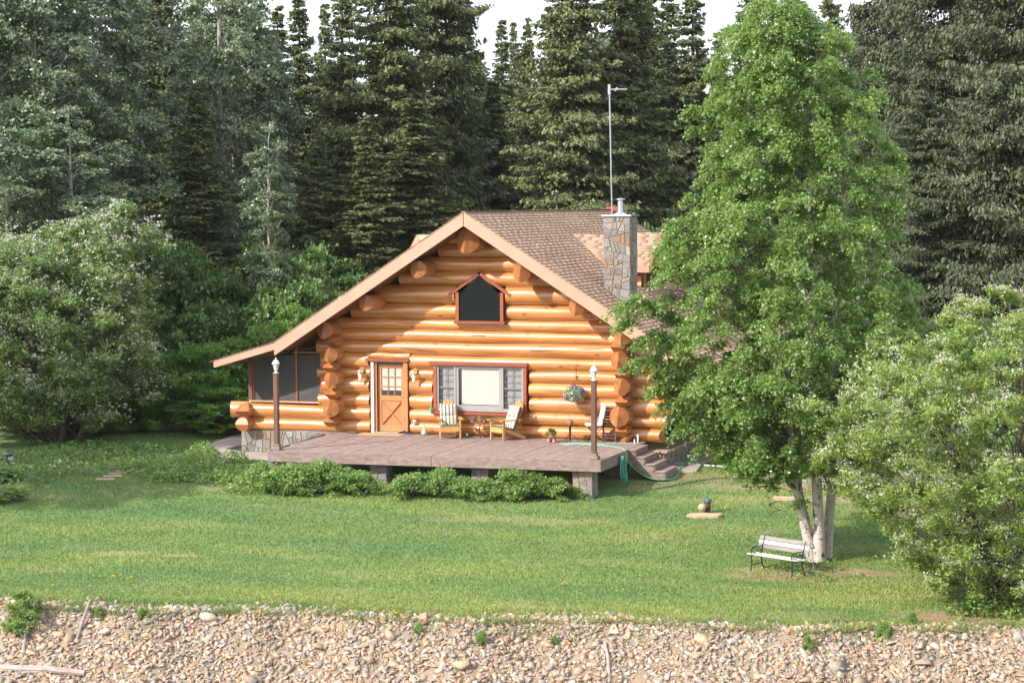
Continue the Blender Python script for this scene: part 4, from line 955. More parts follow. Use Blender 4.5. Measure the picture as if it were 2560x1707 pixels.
P = thing('planter', 'pink stoneware animal planter with leafy herb standing on the deck', 'potted plant', (5.80, -.88, .905))
MB().lathe([(.05, .07), (.09, .12), (.10, .17), (.075, .26), (.06, .27)], n=14).build('pot', M_PINK, P)
for a, b_ in ((-.08, -.05), (.08, -.05), (-.06, .07), (.06, .07)): MB().lathe([(.045, 0), (.045, .07), (.03, .1)], (a, b_, 0), 10).build('foot', M_PINK, P)
m_ = MB(); leafclump(m_, (0, 0, .25), .11, 120, .10, .024, 0, .9); leafclump(m_, (-.04, -.05, .18), .13, 50, .09, .02, 0, .3); m_.build('leaves', L_BRIGHT, P, smooth=False)
# bistro chair with flowered cushion, seen from its left side (it faces -x)
B = thing('bistro_chair', 'folding iron bistro chair behind the right lamp post', 'garden chair', (6.98, -.55, .905), R(-62))
for s in (-1, 1):
    MB().tube([(s * .2, -.27, 0), (s * .2, .20, .45)], .012, 6).build('leg', M_IRON, B); MB().tube([(s * .17, .25, 0), (s * .17, -.22, .45)], .012, 6).build('leg', M_IRON, B)
    MB().tube([(s * .2, .18, .44), (s * .2, .30, .92)], .011, 6).build('back_frame', M_IRON, B); MB().tube([(s * .23, .24, .66), (s * .24, -.1, .66), (s * .22, -.16, .46)], .010, 6).build('armrest', M_IRON, B)
MB().box((-.2, -.24, .44), (.2, .2, .46)).build('seat', M_IRON, B, bevel=.005)
M_FLOR, t, b = nodes('floral_cushion_fabric'); setp(b, rough=.9); v = coords(t); vo = N(t, 'TexVoronoi'); vo.inputs['Scale'].default_value = 26; t.links.new(v, vo.inputs['Vector'])
t.links.new(ramp(t, vo.outputs['Distance'], [(.16, (.20, .24, .15)), (.3, (.40, .38, .29)), (.42, (.58, .56, .48))]), b.inputs['Base Color'])
Cc = thing('chair_cushion', 'cream floral cushion draped over the bistro chair', 'cushion', (6.98, -.55, .905), R(-62))
MB().box((-.21, -.26, .462), (.21, .16, .53)).build('seat_pad', M_FLOR, Cc, bevel=.02); MB().bar((0, .15, .47), (0, .27, 1.04), .42, .07, (0, -1, .2)).build('back_pad', M_FLOR, Cc, bevel=.02)
# folded dark wood chair leaning on the wall
D = thing('wooden_chair', 'folded dark brown wooden chair leaning against the log wall', 'garden chair', (7.36, -.34, .905), R(4))
for s in (-1, 1): MB().bar((s * .185, -.08, 0), (s * .185, .10, 1.02), .035, .045, (0, -1, 0)).build('stile', M_DARKWOOD, D)
for z0_, z1_ in ((.90, .98), (.80, .86), (.72, .78), (.64, .70), (.56, .62), (.48, .54), (.40, .46), (.22, .26), (.08, .12)):
    y = -.08 + .18 * (z0_ + z1_) / 2 / 1.02; MB().box((-.17, y - .012, z0_), (.17, y + .012, z1_)).build('slat', M_DARKWOOD, D)
# odds and ends by the door
o = MB().box((-.28, -.86, .906), (1.08, -.24, .922)).build('door_mat', M_MATT, bevel=.006); tag(o, 'tan coir mat in front of the fir door', 'door mat')
S = thing('sandals', 'pair of navy blue sandals left at the door threshold', 'shoes', (.92, -.2, .924), R(12))
for k, (a, b_) in enumerate(((-.12, 0), (.06, -.03))): MB().box((a, b_ - .05, 0), (a + .25, b_ + .04, .03)).bar((a + .04, b_ - .05, .03), (a + .2, b_ + .03, .06), .03, .05).build('sandal', M_NAVY, S, bevel=.01)
o = MB().lathe([(.01, 0), (.085, .01), (.1, .06), (.085, .12), (.03, .18), (.018, .22), (.02, .3), (.024, .31)], (1.62, -.2, .905), 16).build('glass_jug', plain('pale_green_glass', (.32, .42, .34), .08, coat=1)); tag(o, 'round pale green glass bottle on the deck right of the door', 'bottle')
o = MB().ball((2.99, -.26, .955), .05, 12).build('glass_ball', M_STEEL); tag(o, 'small silver ball lying on the deck under the iron table', 'ball')
o = MB(); th = np.linspace(0, 2 * np.pi, 25); o.tube([(-.62 + .2 * math.cos(a), -.33 + .1 * math.sin(a), .93 + .012 * math.sin(3 * a)) for a in th], .014, 6).tube([(-.62 + .15 * math.cos(a), -.33 + .07 * math.sin(a), .94) for a in th], .012, 6)
tag(o.build('willow_ring', M_STAIN), 'flat brown twig wreath on the deck left of the door', 'wreath')
o = MB().lathe([(.022, .0), (.022, .26)], (8.27, -.62, .905), 10).lathe([(.03, .2), (.03, .25)], (8.27, -.62, .905), 10).build('water_riser', M_PVC); tag(o, 'white upright pipe standing where the hose joins above the stairs', 'pipe')
o = MB().lathe([(.018, .0), (.018, .13)], (8.20, -.72, .905), 10).build('water_riser', M_PVC); tag(o, 'short white pipe stub beside the taller pipe near the stairs', 'pipe')
o = make_log((7.78, -.50, .93), (7.95, -.05, 1.06), .10, .05); o.name = 'wood_offcut'; tag(o, 'brown wedge of wood under the right corner logs on the deck', 'wood block')
# hanging basket and hook
HB = thing('hanging_basket', 'round hanging basket of purple and white flowers on the log wall', 'hanging basket', (6.33, -.38, 2.25))
MB().lathe([(.06, -.22), (.16, -.16), (.2, -.04)], n=14).build('basket', M_MATT, HB); MB().tube([(0, 0, .25), (0, .02, .8)], .004, 4).build('chain', M_IRON, HB)
def blob(n, r, sz, c=(0, 0, 0), sq=.8):
    d = rng.normal(size=(n, 3)); d /= np.linalg.norm(d, axis=1)[:, None]; p = d * r * rng.uniform(.55, 1, (n, 1)) * (1, 1, sq) + c
    u = rng.normal(size=(n, 3)); u /= np.linalg.norm(u, axis=1)[:, None]; w = np.cross(u, d + .3 * rng.normal(size=(n, 3))); w /= np.linalg.norm(w, axis=1)[:, None]
    V = np.stack([p - u * sz, p - w * sz * .7, p + u * sz, p + w * sz * .7], 1).reshape(-1, 3); return V, np.arange(4 * n).reshape(n, 4), np.repeat(rng.random(n), 4)
V, F, T_ = blob(2600, .33, .022); obj('leaves', fastmesh('leaves', V, F, L_SHRUB, T_), HB)
V, F, T_ = blob(900, .35, .016); obj('white_flowers', fastmesh('white_flowers', V, F, M_PALEP, T_), HB)
for c_, n_, r_ in (((.0, -.12, .2), 90, .1), ((.2, -.1, .1), 120, .15), ((-.2, -.14, -.1), 110, .13), ((.1, -.2, -.02), 60, .2)):
    V, F, T_ = blob(n_, r_, .022, c_); tag(obj('purple_flowers', fastmesh('purple_flowers', V, F, M_PURP, T_), HB), kind='stuff')
o = MB().tube([(6.28, -.05, 2.62), (6.28, -.08, 2.9), (6.30, -.14, 3.05), (6.38, -.2, 3.08), (6.44, -.22, 3.0)], .008, 6).tube([(6.28, -.06, 2.62), (6.26, -.06, 2.78)], .012, 5).build('plant_hook', M_IRON); tag(o, 'thin curved iron plant hook on the wall above the flower basket', 'hook')
o = MB().box((1.9, -.05, 1.60), (2.0, .05, 1.62)).lathe([(.045, 0), (.05, .09), (.02, .12), (.02, .14)], (1.82, -.16, 1.60), 10).build('green_bottle', M_HOSE); tag(o, 'small green bottle on the left end of the window sill', 'bottle')
# hoses
def hose(name, pts, label, mat=M_HOSE, r=.013, sub=6):
    P = np.array(pts, float); k = len(P); tt = np.linspace(0, k - 1, (k - 1) * sub + 1); Q = []
    for t_ in tt:
        i = min(int(t_), k - 2); f_ = t_ - i; p0 = P[max(i - 1, 0)]; p1 = P[i]; p2 = P[i + 1]; p3 = P[min(i + 2, k - 1)]
        Q.append(.5 * ((2 * p1) + (-p0 + p2) * f_ + (2 * p0 - 5 * p1 + 4 * p2 - p3) * f_ ** 2 + (-p0 + 3 * p1 - 3 * p2 + p3) * f_ ** 3))
    o = MB().tube(Q, r, 7).build(name, mat); tag(o, label, 'hose'); return o
zd = .918
hose('garden_hose', [(8.24, -.66, zd), (7.9, -.78, zd), (7.3, -1.03, zd), (6.8, -1.1, zd), (6.35, -1.18, zd), (6.22, -1.36, zd), (6.5, -1.46, zd), (7.0, -1.3, zd), (7.5, -1.42, zd), (8.0, -1.75, zd), (8.28, -2.15, zd + .01), (8.43, -2.38, .84), (8.45, -2.42, .55), (8.45, -2.42, .12)], 'pale green hose looping across the deck boards and over the edge', M_HOSEP)
HC = thing('hose_coil', 'coiled green hose hanging from a holder on the deck side', 'hose', (8.42, -2.95, .84))
MB().box((-.05, -.05, -.25), (.02, .09, .0)).tube([(0, .05, -.02), (.14, .05, -.0), (.15, .05, .06)], .012, 6).build('hose_holder', M_RUST, HC)
for k in range(7):
    w = .07 + .035 * (k % 4); dz = .62 + rng.uniform(-.12, .13); off = rng.normal(0, .03); P = []
    for a in np.linspace(0, 2 * np.pi, 22): P.append((.06 + .012 * k - .03 * math.cos(a), off * (1 - math.cos(a)) + w * math.sin(a) * (1.3 - .3 * math.cos(a)), -.02 - dz * (.5 - .5 * math.cos(a))))
    MB().tube(P, .0115, 6).build('hose_loop', M_HOSE, HC)
hose('garden_hose', [(8.50, -2.82, .76), (8.75, -2.6, .45), (9.05, -2.45, .22), (9.35, -2.3, .13), (9.6, -1.9, .13), (9.62, -1.3, .16), (9.3, .2, .16), (9.25, .6, .2), (9.1, 2.2, .17), (8.95, 4.6, .17), (8.95, 5.2, .17), (8.97, 3.8, .17), (9.1, 2.0, .17), (9.35, .3, .17), (9.15, -.7, .2)], 'green hose running from the deck side past the steps to the walk')
# the part left of the deck
def gp(x, y, up=.02): return (x, y, float(gz(x, y)) + up)
hose('garden_hose', [(-1.5, -1.9, .42), (-1.75, -1.85, .3), gp(-2.2, -2.1, .12), gp(-2.9, -2.7, .06), gp(-3.6, -2.9, .06), gp(-4.3, -2.6, .08), gp(-4.9, -1.9, .06), gp(-5.3, -1.5, .04)], 'green hose in the weeds left of the deck', M_HOSEP)
hose('garden_hose', [gp(-4.7, 2.0, .1), gp(-5.6, 3.0, .06), gp(-7.2, 4.2, .04), gp(-8.4, 5.6, .04)], 'thin green hose on the grass beyond the left stone walk', M_HOSE)
# antenna
AN = thing('tv_antenna', 'tall thin metal antenna mast rising beside the chimney flue', 'antenna', (6.82, 1.84, 7.0))
MB().tube([(0, 0, -.9), (-.05, 0, 1.9), (-.09, 0, 4.05)], .021, 8).build('mast', M_METAL, AN)
MB().tube([(-.13, -.02, 4.0), (.42, .1, 4.0)], .018, 6).tube([(.1, -.05, 3.97), (.1, .15, 4.03)], .04, 6).tube([(-.09, 0, 3.85), (-.09, 0, 4.15)], .045, 6).build('crossarm', M_METAL, AN)

# ============================================================ WALKS, YARD THINGS
def slab_poly(name, pts, th, mat, up=.02, label=None):
    n = len(pts); zz = [float(gz(x_, y_)) + up for x_, y_ in pts]; z = max(zz)
    V = [(x_, y_, z) for x_, y_ in pts] + [(x_, y_, z - th) for x_, y_ in pts]
    return MB().add(V, [tuple(range(n)), tuple(range(2 * n - 1, n - 1, -1))] + [((i + 1) % n, i, i + n, (i + 1) % n + n) for i in range(n)]).build(name, mat, smooth=False)
tag(slab_poly('left_walk', [(-4.4, -1.35), (-2.6, -1.3), (-1.4, -.7), (-1.4, -.1), (-4.5, -.0), (-5.3, .5), (-5.0, 4), (-5.0, 12), (-6.2, 12), (-6.7, 4), (-6.5, 2.2), (-5.9, .2), (-5.3, -.9)], .1, M_CONC, .035), kind='structure')
tag(slab_poly('right_walk', [(8.9, -.25), (9.85, -.15), (9.62, 1.5), (9.62, 12), (8.6, 12), (8.88, .0)], .1, M_CONC, .03), kind='structure')
tag(slab_poly('gravel_strip', [(-5.3, .5), (-4.5, .0), (-1.3, -.05), (-1.3, .0), (-4.4, .02), (-4.45, 4), (-5.0, 4)], .05, M_TILEBLK, .041), kind='structure')
for k, (x_, y_) in enumerate(((-5.6, -6.2), (-5.72, -5.6), (-5.82, -5.1), (-5.9, -4.75))):
    o = MB().box((-.26, -.1, 0), (.26, .1, .05)).build('stepping_stone', M_SAND, None, bevel=.01, loc=(x_, y_, float(gz(x_, y_)) - .0), rotz=R(25)); tag(o, ('nearest', 'second', 'third', 'farthest')[k] + ' of the four pale stepping stones in the left lawn', 'stepping stone', 'stepping stones in the lawn')
hose('conduit', [gp(9.75, 1.15, .04), gp(10.6, .95, .05), gp(11.6, .55, .06), gp(13.2, .05, .05)], 'long thin white pipe lying on the grass right of the walk', M_PVC, .016, 3)
o = hose('conduit', [gp(8.75, 1.25, .06), gp(9.6, 1.15, .06)], 'short white pipe lying across the concrete walk', M_PVC, .014, 2)
# well pipe, boulder and slab
zw = float(gz(11.41, -5.18))
Wp = thing('well_pipe', 'rusty well casing with a blue cap standing in the lawn', 'well pipe', (11.41, -5.18, zw))
MB().lathe([(.082, -.1), (.082, .30)], n=18).build('casing', M_RUST, Wp); MB().lathe([(.10, .29), (.10, .345), (.085, .365), (.02, .37)], n=14).build('cap', M_BLUEP, Wp)
for k in range(6): a = k * 1.047; MB().lathe([(.018, .30), (.018, .36)], (.1 * math.cos(a), .1 * math.sin(a), 0), 6).build('bolt', M_BLUEP, Wp)
o = obj('ball_stone', fastmesh('ball_stone', *(lambda V_, F_: (V_, F_))(*hull(60, 5, .9)), M_SAND)); 
o.data = MB().ball((0, 0, 0), .105, 16, sz=(1, 1, .92)).build('tmp', M_SAND).data; bpy.data.objects.remove(bpy.data.objects['tmp']); o.location = (11.33, -5.42, zw + .17); tag(o, 'round pale boulder resting on the flat rock by the well pipe', 'stone')
V = [(-.42, -.05), (-.3, .13), (-.05, .17), (.2, .16), (.46, .08), (.5, -.1), (.38, -.24), (.1, -.22), (-.2, -.2), (-.4, -.14)]; n = len(V)
o = MB().add([(a, b_, -.05) for a, b_ in V] + [(a, b_, .07 + .01 * (i % 3)) for i, (a, b_) in enumerate(V)], [tuple(range(n, 2 * n)), tuple(range(n - 1, -1, -1))] + [(i, (i + 1) % n, (i + 1) % n + n, i + n) for i in range(n)]).build('flat_rock', M_SAND, None, smooth=False, bevel=.015, loc=(11.40, -5.62, float(gz(11.4, -5.62))), rotz=R(18)); tag(o, 'flat pale rock on the lawn in front of the blue capped pipe', 'stone')
# bench
def bench():
    bx, by = 13.90, -10.55; B = thing('park_bench', 'worn white and grey slatted garden bench by the birch trunks', 'bench', (14.42, -10.62, float(gz(14.42, -10.62)) - .01), R(-28))
    Lh = .74
    for i, (y, z) in enumerate(((-.24, .40), (-.165, .395), (-.09, .385), (-.015, .38), (.06, .385))): MB().box((-Lh, y - .028, z), (Lh, y + .028, z + .022)).build('seat_slat', M_WHITEWOOD, B, bevel=.004)
    for i, (z, mt) in enumerate(((.52, M_GREYWOOD), (.615, M_WHITEWOOD), (.71, M_GREYWOOD))):
        y = .12 + (z - .4) * .33; MB().bar((-Lh, y, z + .03), (Lh, y, z + .03), .085, .02, (0, -1, .33)).build('back_slat', mt, B)
    for s in (-1, 1):
        x_ = s * .60
        E2 = thing('iron_end', None, None, (x_, 0, 0)); E2.parent = B
        MB().tube([(0, -.27, 0), (0, -.235, .15), (0, -.245, .3), (0, -.25, .385)], .015, 6).tube([(0, .20, 0), (0, .13, .18), (0, .09, .38)], .015, 6).tube([(0, .09, .37), (0, .13, .5), (0, .21, .72), (0, .235, .79)], .016, 6).tube([(0, -.25, .385), (0, .09, .375)], .014, 6).tube([(0, -.238, .17), (0, .135, .17)], .011, 6).build('side_frame', M_IRON, E2)
        MB().tube([(0, -.25, .39), (0, -.27, .5), (0, -.2, .56), (0, -.05, .565), (0, .14, .56)], .014, 6).tube([(0, -.2 + .05 * math.cos(a), .47) if 0 else (0, -.14 + .06 * math.cos(a), .475 + .06 * math.sin(a)) for a in np.linspace(0, 6.283, 13)], .008, 5).tube([(0, .02 + .05 * math.cos(a), .48 + .05 * math.sin(a)) for a in np.linspace(0, 6.283, 13)], .008, 5).build('armrest', M_IRON, E2)
bench()
G = thing('gazing_ball', 'mirror steel ball on a thin stake by the birch trunks', 'garden ornament', (15.2, -10.5, float(gz(15.2, -10.5))))
MB().tube([(0, 0, 0), (-.02, 0, .58)], .008, 6).build('stake', M_METAL, G); MB().ball((-.02, 0, .63), .055, 16).build('ball', M_STEEL, G)
# spiral ornament hanging from the birch
def spiral():
    o = MB(); V = []; F = []; n = 46
    for i in range(n):
        t_ = i / (n - 1); a = t_ * 4.6 * math.pi / 1.5; r_ = .13 * (1 - .15 * t_); c = Vector((r_ * math.cos(a), r_ * math.sin(a), -.34 * t_)); u = Vector((math.cos(a), math.sin(a), .2)) * .022; V += [c - u, c + u, c - u + Vector((0, 0, .006)), c + u + Vector((0, 0, .006))]
    for i in range(n - 1):
        b_ = 4 * i; F += [(b_, b_ + 1, b_ + 5, b_ + 4), (b_ + 2, b_ + 6, b_ + 7, b_ + 3), (b_, b_ + 4, b_ + 6, b_ + 2), (b_ + 1, b_ + 3, b_ + 7, b_ + 5)]
    o.add(V, F).tube([(0, 0, 0), (0, 0, 1.2)], .003, 4); p = o.build('wind_spiral', M_RUST); p.location = (13.9, -8.6, .62); tag(p, 'twisted brown metal spiral hanging below the birch branches', 'garden ornament')
spiral()
# grill in the left shade
gx_, gy_ = -9.15, -5.55
gr = thing('yard_lamp', 'small dark domed yard lamp on a post in the shade at left', 'garden lamp', (gx_, gy_, float(gz(gx_, gy_))), R(20))
MB().box((-.035, -.035, 0), (.035, .035, .42)).build('post', M_IRON, gr); MB().lathe([(.05, .42), (.15, .45), (.16, .50), (.12, .57), (.02, .61)], n=14).build('lamp_shade', plain('dark_teal_enamel', (.03, .06, .065), .3, coat=.4), gr)
MB().box((.02, -.12, .34), (.17, .02, .43)).build('wood_block', M_GREYWOOD, gr)
gc = MB().lathe([(.07, 0), (.075, .3), (.05, .42), (.02, .46)], (0, 0, 0), 10).build('ground_marker', M_GREENPL, None, loc=(gx_ - .1, gy_ - .45, float(gz(gx_, gy_ - .5)))); tag(gc, 'short grey green post among leaves beside the yard lamp', 'post')
# things glimpsed behind the birch
sc_ = MB().box((-.5, -.3, 2.15), (.5, .3, 2.2)).bar((-.45, -.28, 0), (-.45, -.28, 2.15), .05, .05).bar((.45, .28, 0), (.45, .28, 2.15), .05, .05).build('awning', M_WHITE, None, loc=(12.6, 3.5, .15), rotz=R(10)); tag(sc_, 'small white canopy glimpsed through the birch leaves', 'canopy')
bc = thing('lawn_chair', 'blue plastic lawn chair glimpsed through the birch leaves', 'garden chair', (13.9, 3.6, .15), R(30))
MB().box((-.25, -.25, .4), (.25, .25, .45)).build('seat', M_BLUEC, bc); MB().bar((0, .25, .42), (0, .35, .95), .5, .04, (0, -1, 0)).build('backrest', M_BLUEC, bc)
for a in (-.22, .22):
    for b_ in (-.22, .22): MB().box((a - .02, b_ - .02, 0), (a + .02, b_ + .02, .4)).build('leg', M_BLUEC, bc)
# brush pile behind the birch
bp = MB()
for _ in range(420):
    x_ = rng.normal(0, .9); y_ = rng.normal(0, .35); z_ = abs(rng.normal(0, .25)) * math.exp(-x_ * x_ * .5) * 1.7; a = rng.uniform(0, 6.28); L_ = rng.uniform(.2, .6); bp.tube([(x_, y_, z_), (x_ + L_ * math.cos(a) * .5, y_ + L_ * .3 * math.sin(a), z_ + rng.normal(0, .08)), (x_ + L_ * math.cos(a), y_ + L_ * .5 * math.sin(a), z_ + rng.normal(0, .15))], (.012, .009, .003), 3)
o = bp.build('brush_pile', M_DRIFT, None, loc=(14.6, -1.2, .1), rotz=R(19)); tag(o, 'heap of grey cut branches behind the birch trunks', 'brush pile', kind='stuff')
for k, (x_, y_, L_, lb) in enumerate(((15.3, -2.6, 1.7, 'squared grey timber edging the bed in front of the brush pile'), (13.1, -3.1, .8, 'short pale timber lying on bare soil left of the birch'), (16.8, -3.4, 2.2, 'long reddish timber edging the bed behind the birch trunks'))):
    o = MB().box((-L_ / 2, -.06, 0), (L_ / 2, .06, .11)).build('edging_timber', (M_DRIFT, M_SAND, M_SAND)[k], None, bevel=.01, loc=(x_, y_, float(gz(x_, y_)) - .01), rotz=R((10, 3, 2)[k])); tag(o, lb, 'timber')
# driftwood on the bank
def onbank(X, Y):      # point of the bank surface seen along a viewing direction, found by stepping along the ground
    dirv = cF * 5200 + cR * (X - 1280) - cU * (Y - 853.5); t_ = 20 / 5200
    while t_ < .03:
        p = Vector(CAM) + dirv * t_
        if p.z < float(gz(p.x, p.y)): return p
        t_ += .05 / 5200
    return p
def stick(name, pts, rad, label, lift=.03, mat=M_DRIFT, cat='driftwood', n=8):
    P = [onbank(*q[:2]) + Vector((0, 0, (q[2] if len(q) > 2 else lift))) for q in pts]; o = MB().tube([p[:] for p in P], rad, n).build(name, mat); return tag(o, label, cat)
stick('driftwood_log', [(-60, 1672), (40, 1678), (120, 1680), (212, 1690)], [.07, .075, .075, .065], 'thick bleached driftwood log at the lower left of the bank', .07)
stick('driftwood_branch', [(5, 1692), (60, 1686), (125, 1683), (128, 1712)], [.02, .028, .03, .02], 'thin bleached branch lying against the driftwood log', .05)
stick('driftwood_stick', [(226, 1532, .28), (205, 1575, .16), (190, 1606, .02)], [.03, .038, .02], 'grey stick poking up from the bank right of the shrub', .05)
stick('driftwood_stump', [(66, 1590, .1), (58, 1628, .02)], [.03, .04], 'short dark snag below the bank shrub', .05)
stick('driftwood_stick', [(1512, 1618, .12), (1520, 1650, .08), (1523, 1707, .02)], [.02, .035, .04], 'upright forked bleached root in the lower middle of the bank', .05)
stick('driftwood_stick', [(1100, 1690), (1178, 1693)], [.016, .014], 'short straight white stick near the bottom centre of the bank', .04)
stick('driftwood_stick', [(1225, 1638), (1290, 1656)], [.015, .010], 'thin dark twig lying on the sandy patch of the bank', .04)
for k, (X, Y) in enumerate(((1529, 1612), (1494, 1612), (1424, 1638), (1558, 1645), (337, 1596))):
    p = onbank(X, Y); o = MB().lathe([(.05, -.1), (.045, .13), (.03, .14)], (0, 0, 0), 8).build('wood_stub', M_DRIFT, None, loc=p, rotz=k); tag(o, ('grey wood stub at the top of the forked root', 'low dark stub left of the tallest stub', 'small stub in the sandy middle of the bank', 'small stub right of the forked root', 'sawn log end with rings in the left of the bank')[k], 'stump')
# ============================================================ VEGETATION
def nrm(a): return a / (np.linalg.norm(a, axis=-1, keepdims=True) + 1e-9)
def leaves(P, size, asp=.62, hang=.5, tint=None, out=None, sizevar=.35):
    """rhombic leaves at points P; hang = how much the blades droop"""
    n = len(P); d = rng.normal(size=(n, 3)); d[:, 2] = d[:, 2] * .6 - hang
    if out is not None: d += out * .5
    face = rng.normal(size=(n, 3)) * .75 + (0, 0, .75) + (out * .75 if out is not None else 0)      # blades turn their face up and outward
    d = nrm(d); w = nrm(np.cross(d, face)); L = (size * (1 + sizevar * rng.normal(size=n)).clip(.4, 1.8))[:, None]
    nn = np.cross(d, w); V = np.stack([P, P + d * L * .6 + w * L * asp * .62, P + d * L * .8 - w * L * asp * .45], 1).reshape(-1, 3)
    t = rng.random(n) if tint is None else tint
    return V, np.arange(3 * n).reshape(n, 3), np.repeat(t, 3)
def bough_points(C, axis, rb, nt, nl, droop=.7, spread=1.0):
    """twigs leave each bough centre, arch and hang; leaves are strung along them"""
    out = []; m_ = len(C)
    for i in range(m_):
        k = nt; a = rng.normal(size=(k, 3)); a[:, 2] = np.abs(a[:, 2]) * .5 + .05; a = nrm(a + nrm(axis[i][None]) * .9 * np.array([1, 1, .6])); L = rb[i] * rng.uniform(.45, 1.15, k)
        t = rng.random((k, nl)) ** .8; p = C[i] + a[:, None, :] * (L[:, None] * t)[:, :, None] * spread
        p[:, :, 2] -= droop * (t ** 2) * L[:, None]; p += rng.normal(0, .035 * rb[i] + .02, p.shape); out.append(p.reshape(-1, 3))
    return np.concatenate(out)
def limb(mb, a, b, r, n=5, sag=.12, mi=0):
    a = np.array(a); b = np.array(b); L = np.linalg.norm(b - a); k = 5; t = np.linspace(0, 1, k)[:, None]; P = a + (b - a) * t; P[:, 2] += np.sin(t[:, 0] * np.pi) * sag * L; P[1:-1] += rng.normal(0, .03 * L, (k - 2, 3)); mb.tube(P, np.linspace(r, r * .25, k), n, mi, cap=False)
def clip_profile(rows, z):
    zz = np.array([r[0] for r in rows]); o = np.argsort(zz); return np.interp(z, zz[o], np.array([r[1] for r in rows])[o]), np.interp(z, zz[o], np.array([r[2] for r in rows])[o])
def decid(name, label, cat, base, trunks, rows, nb, rb, nt, nl, lsize, lmat, bark, hang=.5, droop=.7, asp=.62, depth=.85, blossoms=0, group=None, bl_bias=0, tmul=1.0, gapw=0, tscale=.25, limbs=True, inner=.45, tall=None, rag=0, up=0):
    """base (x,y,z); rows: (z, s_left, s_right) relative to the base, in the across-view direction"""
    T = thing(name, label, cat, base, 0, group); rows = sorted(rows); z0, z1 = rows[0][0], rows[-1][0]
    C, A, RB = [], [], []; tr_ = 0
    while len(C) < nb and tr_ < nb * 60:
        tr_ += 1; z = rng.uniform(z0, z1); sl, sr = clip_profile(rows, z); hw = (sr - sl) / 2; wmax = max((r[2] - r[1]) / 2 for r in rows)
        if rng.random() > (hw / wmax) ** 1.1 + .12 or hw < .05: continue
        a = rng.uniform(0, 2 * np.pi); rr = rng.random() ** inner; cs = (sl + sr) / 2
        r_b = rb * rng.uniform(.7 - rag, 1.25 + rag) * min(1, .5 + hw / wmax)
        hw_ = max(hw * (1 + rag * .9 * wob(z * 1.3 + 2 * math.sin(a * 2), a * 2.1)) - r_b * .55, .05); s = cs + hw_ * rr * math.cos(a); v = hw_ * depth * rr * math.sin(a)
        if gapw and wob(s * 1.1 + z * .7, v * 1.3 + z * 1.9) > .55: continue
        C.append((s * RH[0] + v * FH[0], s * RH[1] + v * FH[1], z)); ax = np.array([math.cos(a) * RH[0] + math.sin(a) * FH[0], math.cos(a) * RH[1] + math.sin(a) * FH[1], .25 + up]); A.append(ax); RB.append(r_b)
    C = np.array(C); A = np.array(A); RB = np.array(RB)
    P = bough_points(C, A, RB, nt, nl, droop)
    bt = np.repeat(rng.normal(0, .10, len(C)), nt * nl); tint = np.clip(rng.normal(.5, tscale, len(P)) * tmul + bt, 0, 1)
    V, F, t_ = leaves(P, lsize, asp, hang, tint, np.repeat(A, nt * nl, 0)); obj('crown', fastmesh('crown', V, F, lmat, t_), T)
    mb = MB()
    for tp, tr in trunks: mb.tube(tp, tr, 12, cap=True)
    if limbs:
        allp = [(np.array(q), r_) for tp, tr in trunks for q, r_ in zip(np.concatenate([np.linspace(tp[i], tp[i + 1], 5)[:-1] for i in range(len(tp) - 1)]), np.concatenate([np.linspace(tr[i], tr[i + 1], 5)[:-1] for i in range(len(tp) - 1)]))]
        for i in range(0, len(C), 2):
            best = min(allp, key=lambda q: np.linalg.norm(q[0][:2] - C[i][:2]) * .5 + abs(q[0][2] - (C[i][2] - .5 * np.linalg.norm(C[i][:2] - q[0][:2]))) + (5 if q[0][2] > C[i][2] else 0)); limb(mb, best[0], C[i], max(.009, best[1] * .2), mi=1)
    mb.build('trunk', [bark, M_BARK], T, ang=60)
    if blossoms:
        sel = rng.choice(len(C), blossoms, p=None); pts = []
        hz = rng.random(len(C)); sel = [i for i in rng.integers(0, len(C), blossoms * 2) if hz[i] > .3][:blossoms]
        tips = C[sel] + nrm(rng.normal(size=(len(sel), 3)) * (1, 1, .6) + A[sel]) * RB[sel][:, None] * rng.uniform(.4, 1.0, (len(sel), 1)); tips[:, 2] += .05
        dd = nrm(rng.normal(size=(len(sel), 3)) * (1, 1, .5) + (0, 0, -.1)); k = 9; tt = np.linspace(0, 1, k); q = tips[:, None] + dd[:, None] * (tt[None, :, None] * .13); q += rng.normal(0, .012, q.shape); q = q.reshape(-1, 3)
        V, F, t_ = leaves(q, bl_bias or .026, .9, 0); obj('blossoms', fastmesh('blossoms', V, F, L_BLOS, t_), T)
    return T
def px2rows(pr, d, xc, zb):
    """crown outline measured at distance d -> metres relative to the trunk base"""
    return [(float(Hz(Y, d)) - zb, (a - xc) / 5200 * d, (b - xc) / 5200 * d) for Y, a, b in pr]
def at(X, d):
    s = (X - 1280) / 5200 * d; x, y = XY(s, d); return float(x), float(y), float(gz_sd(s, d))

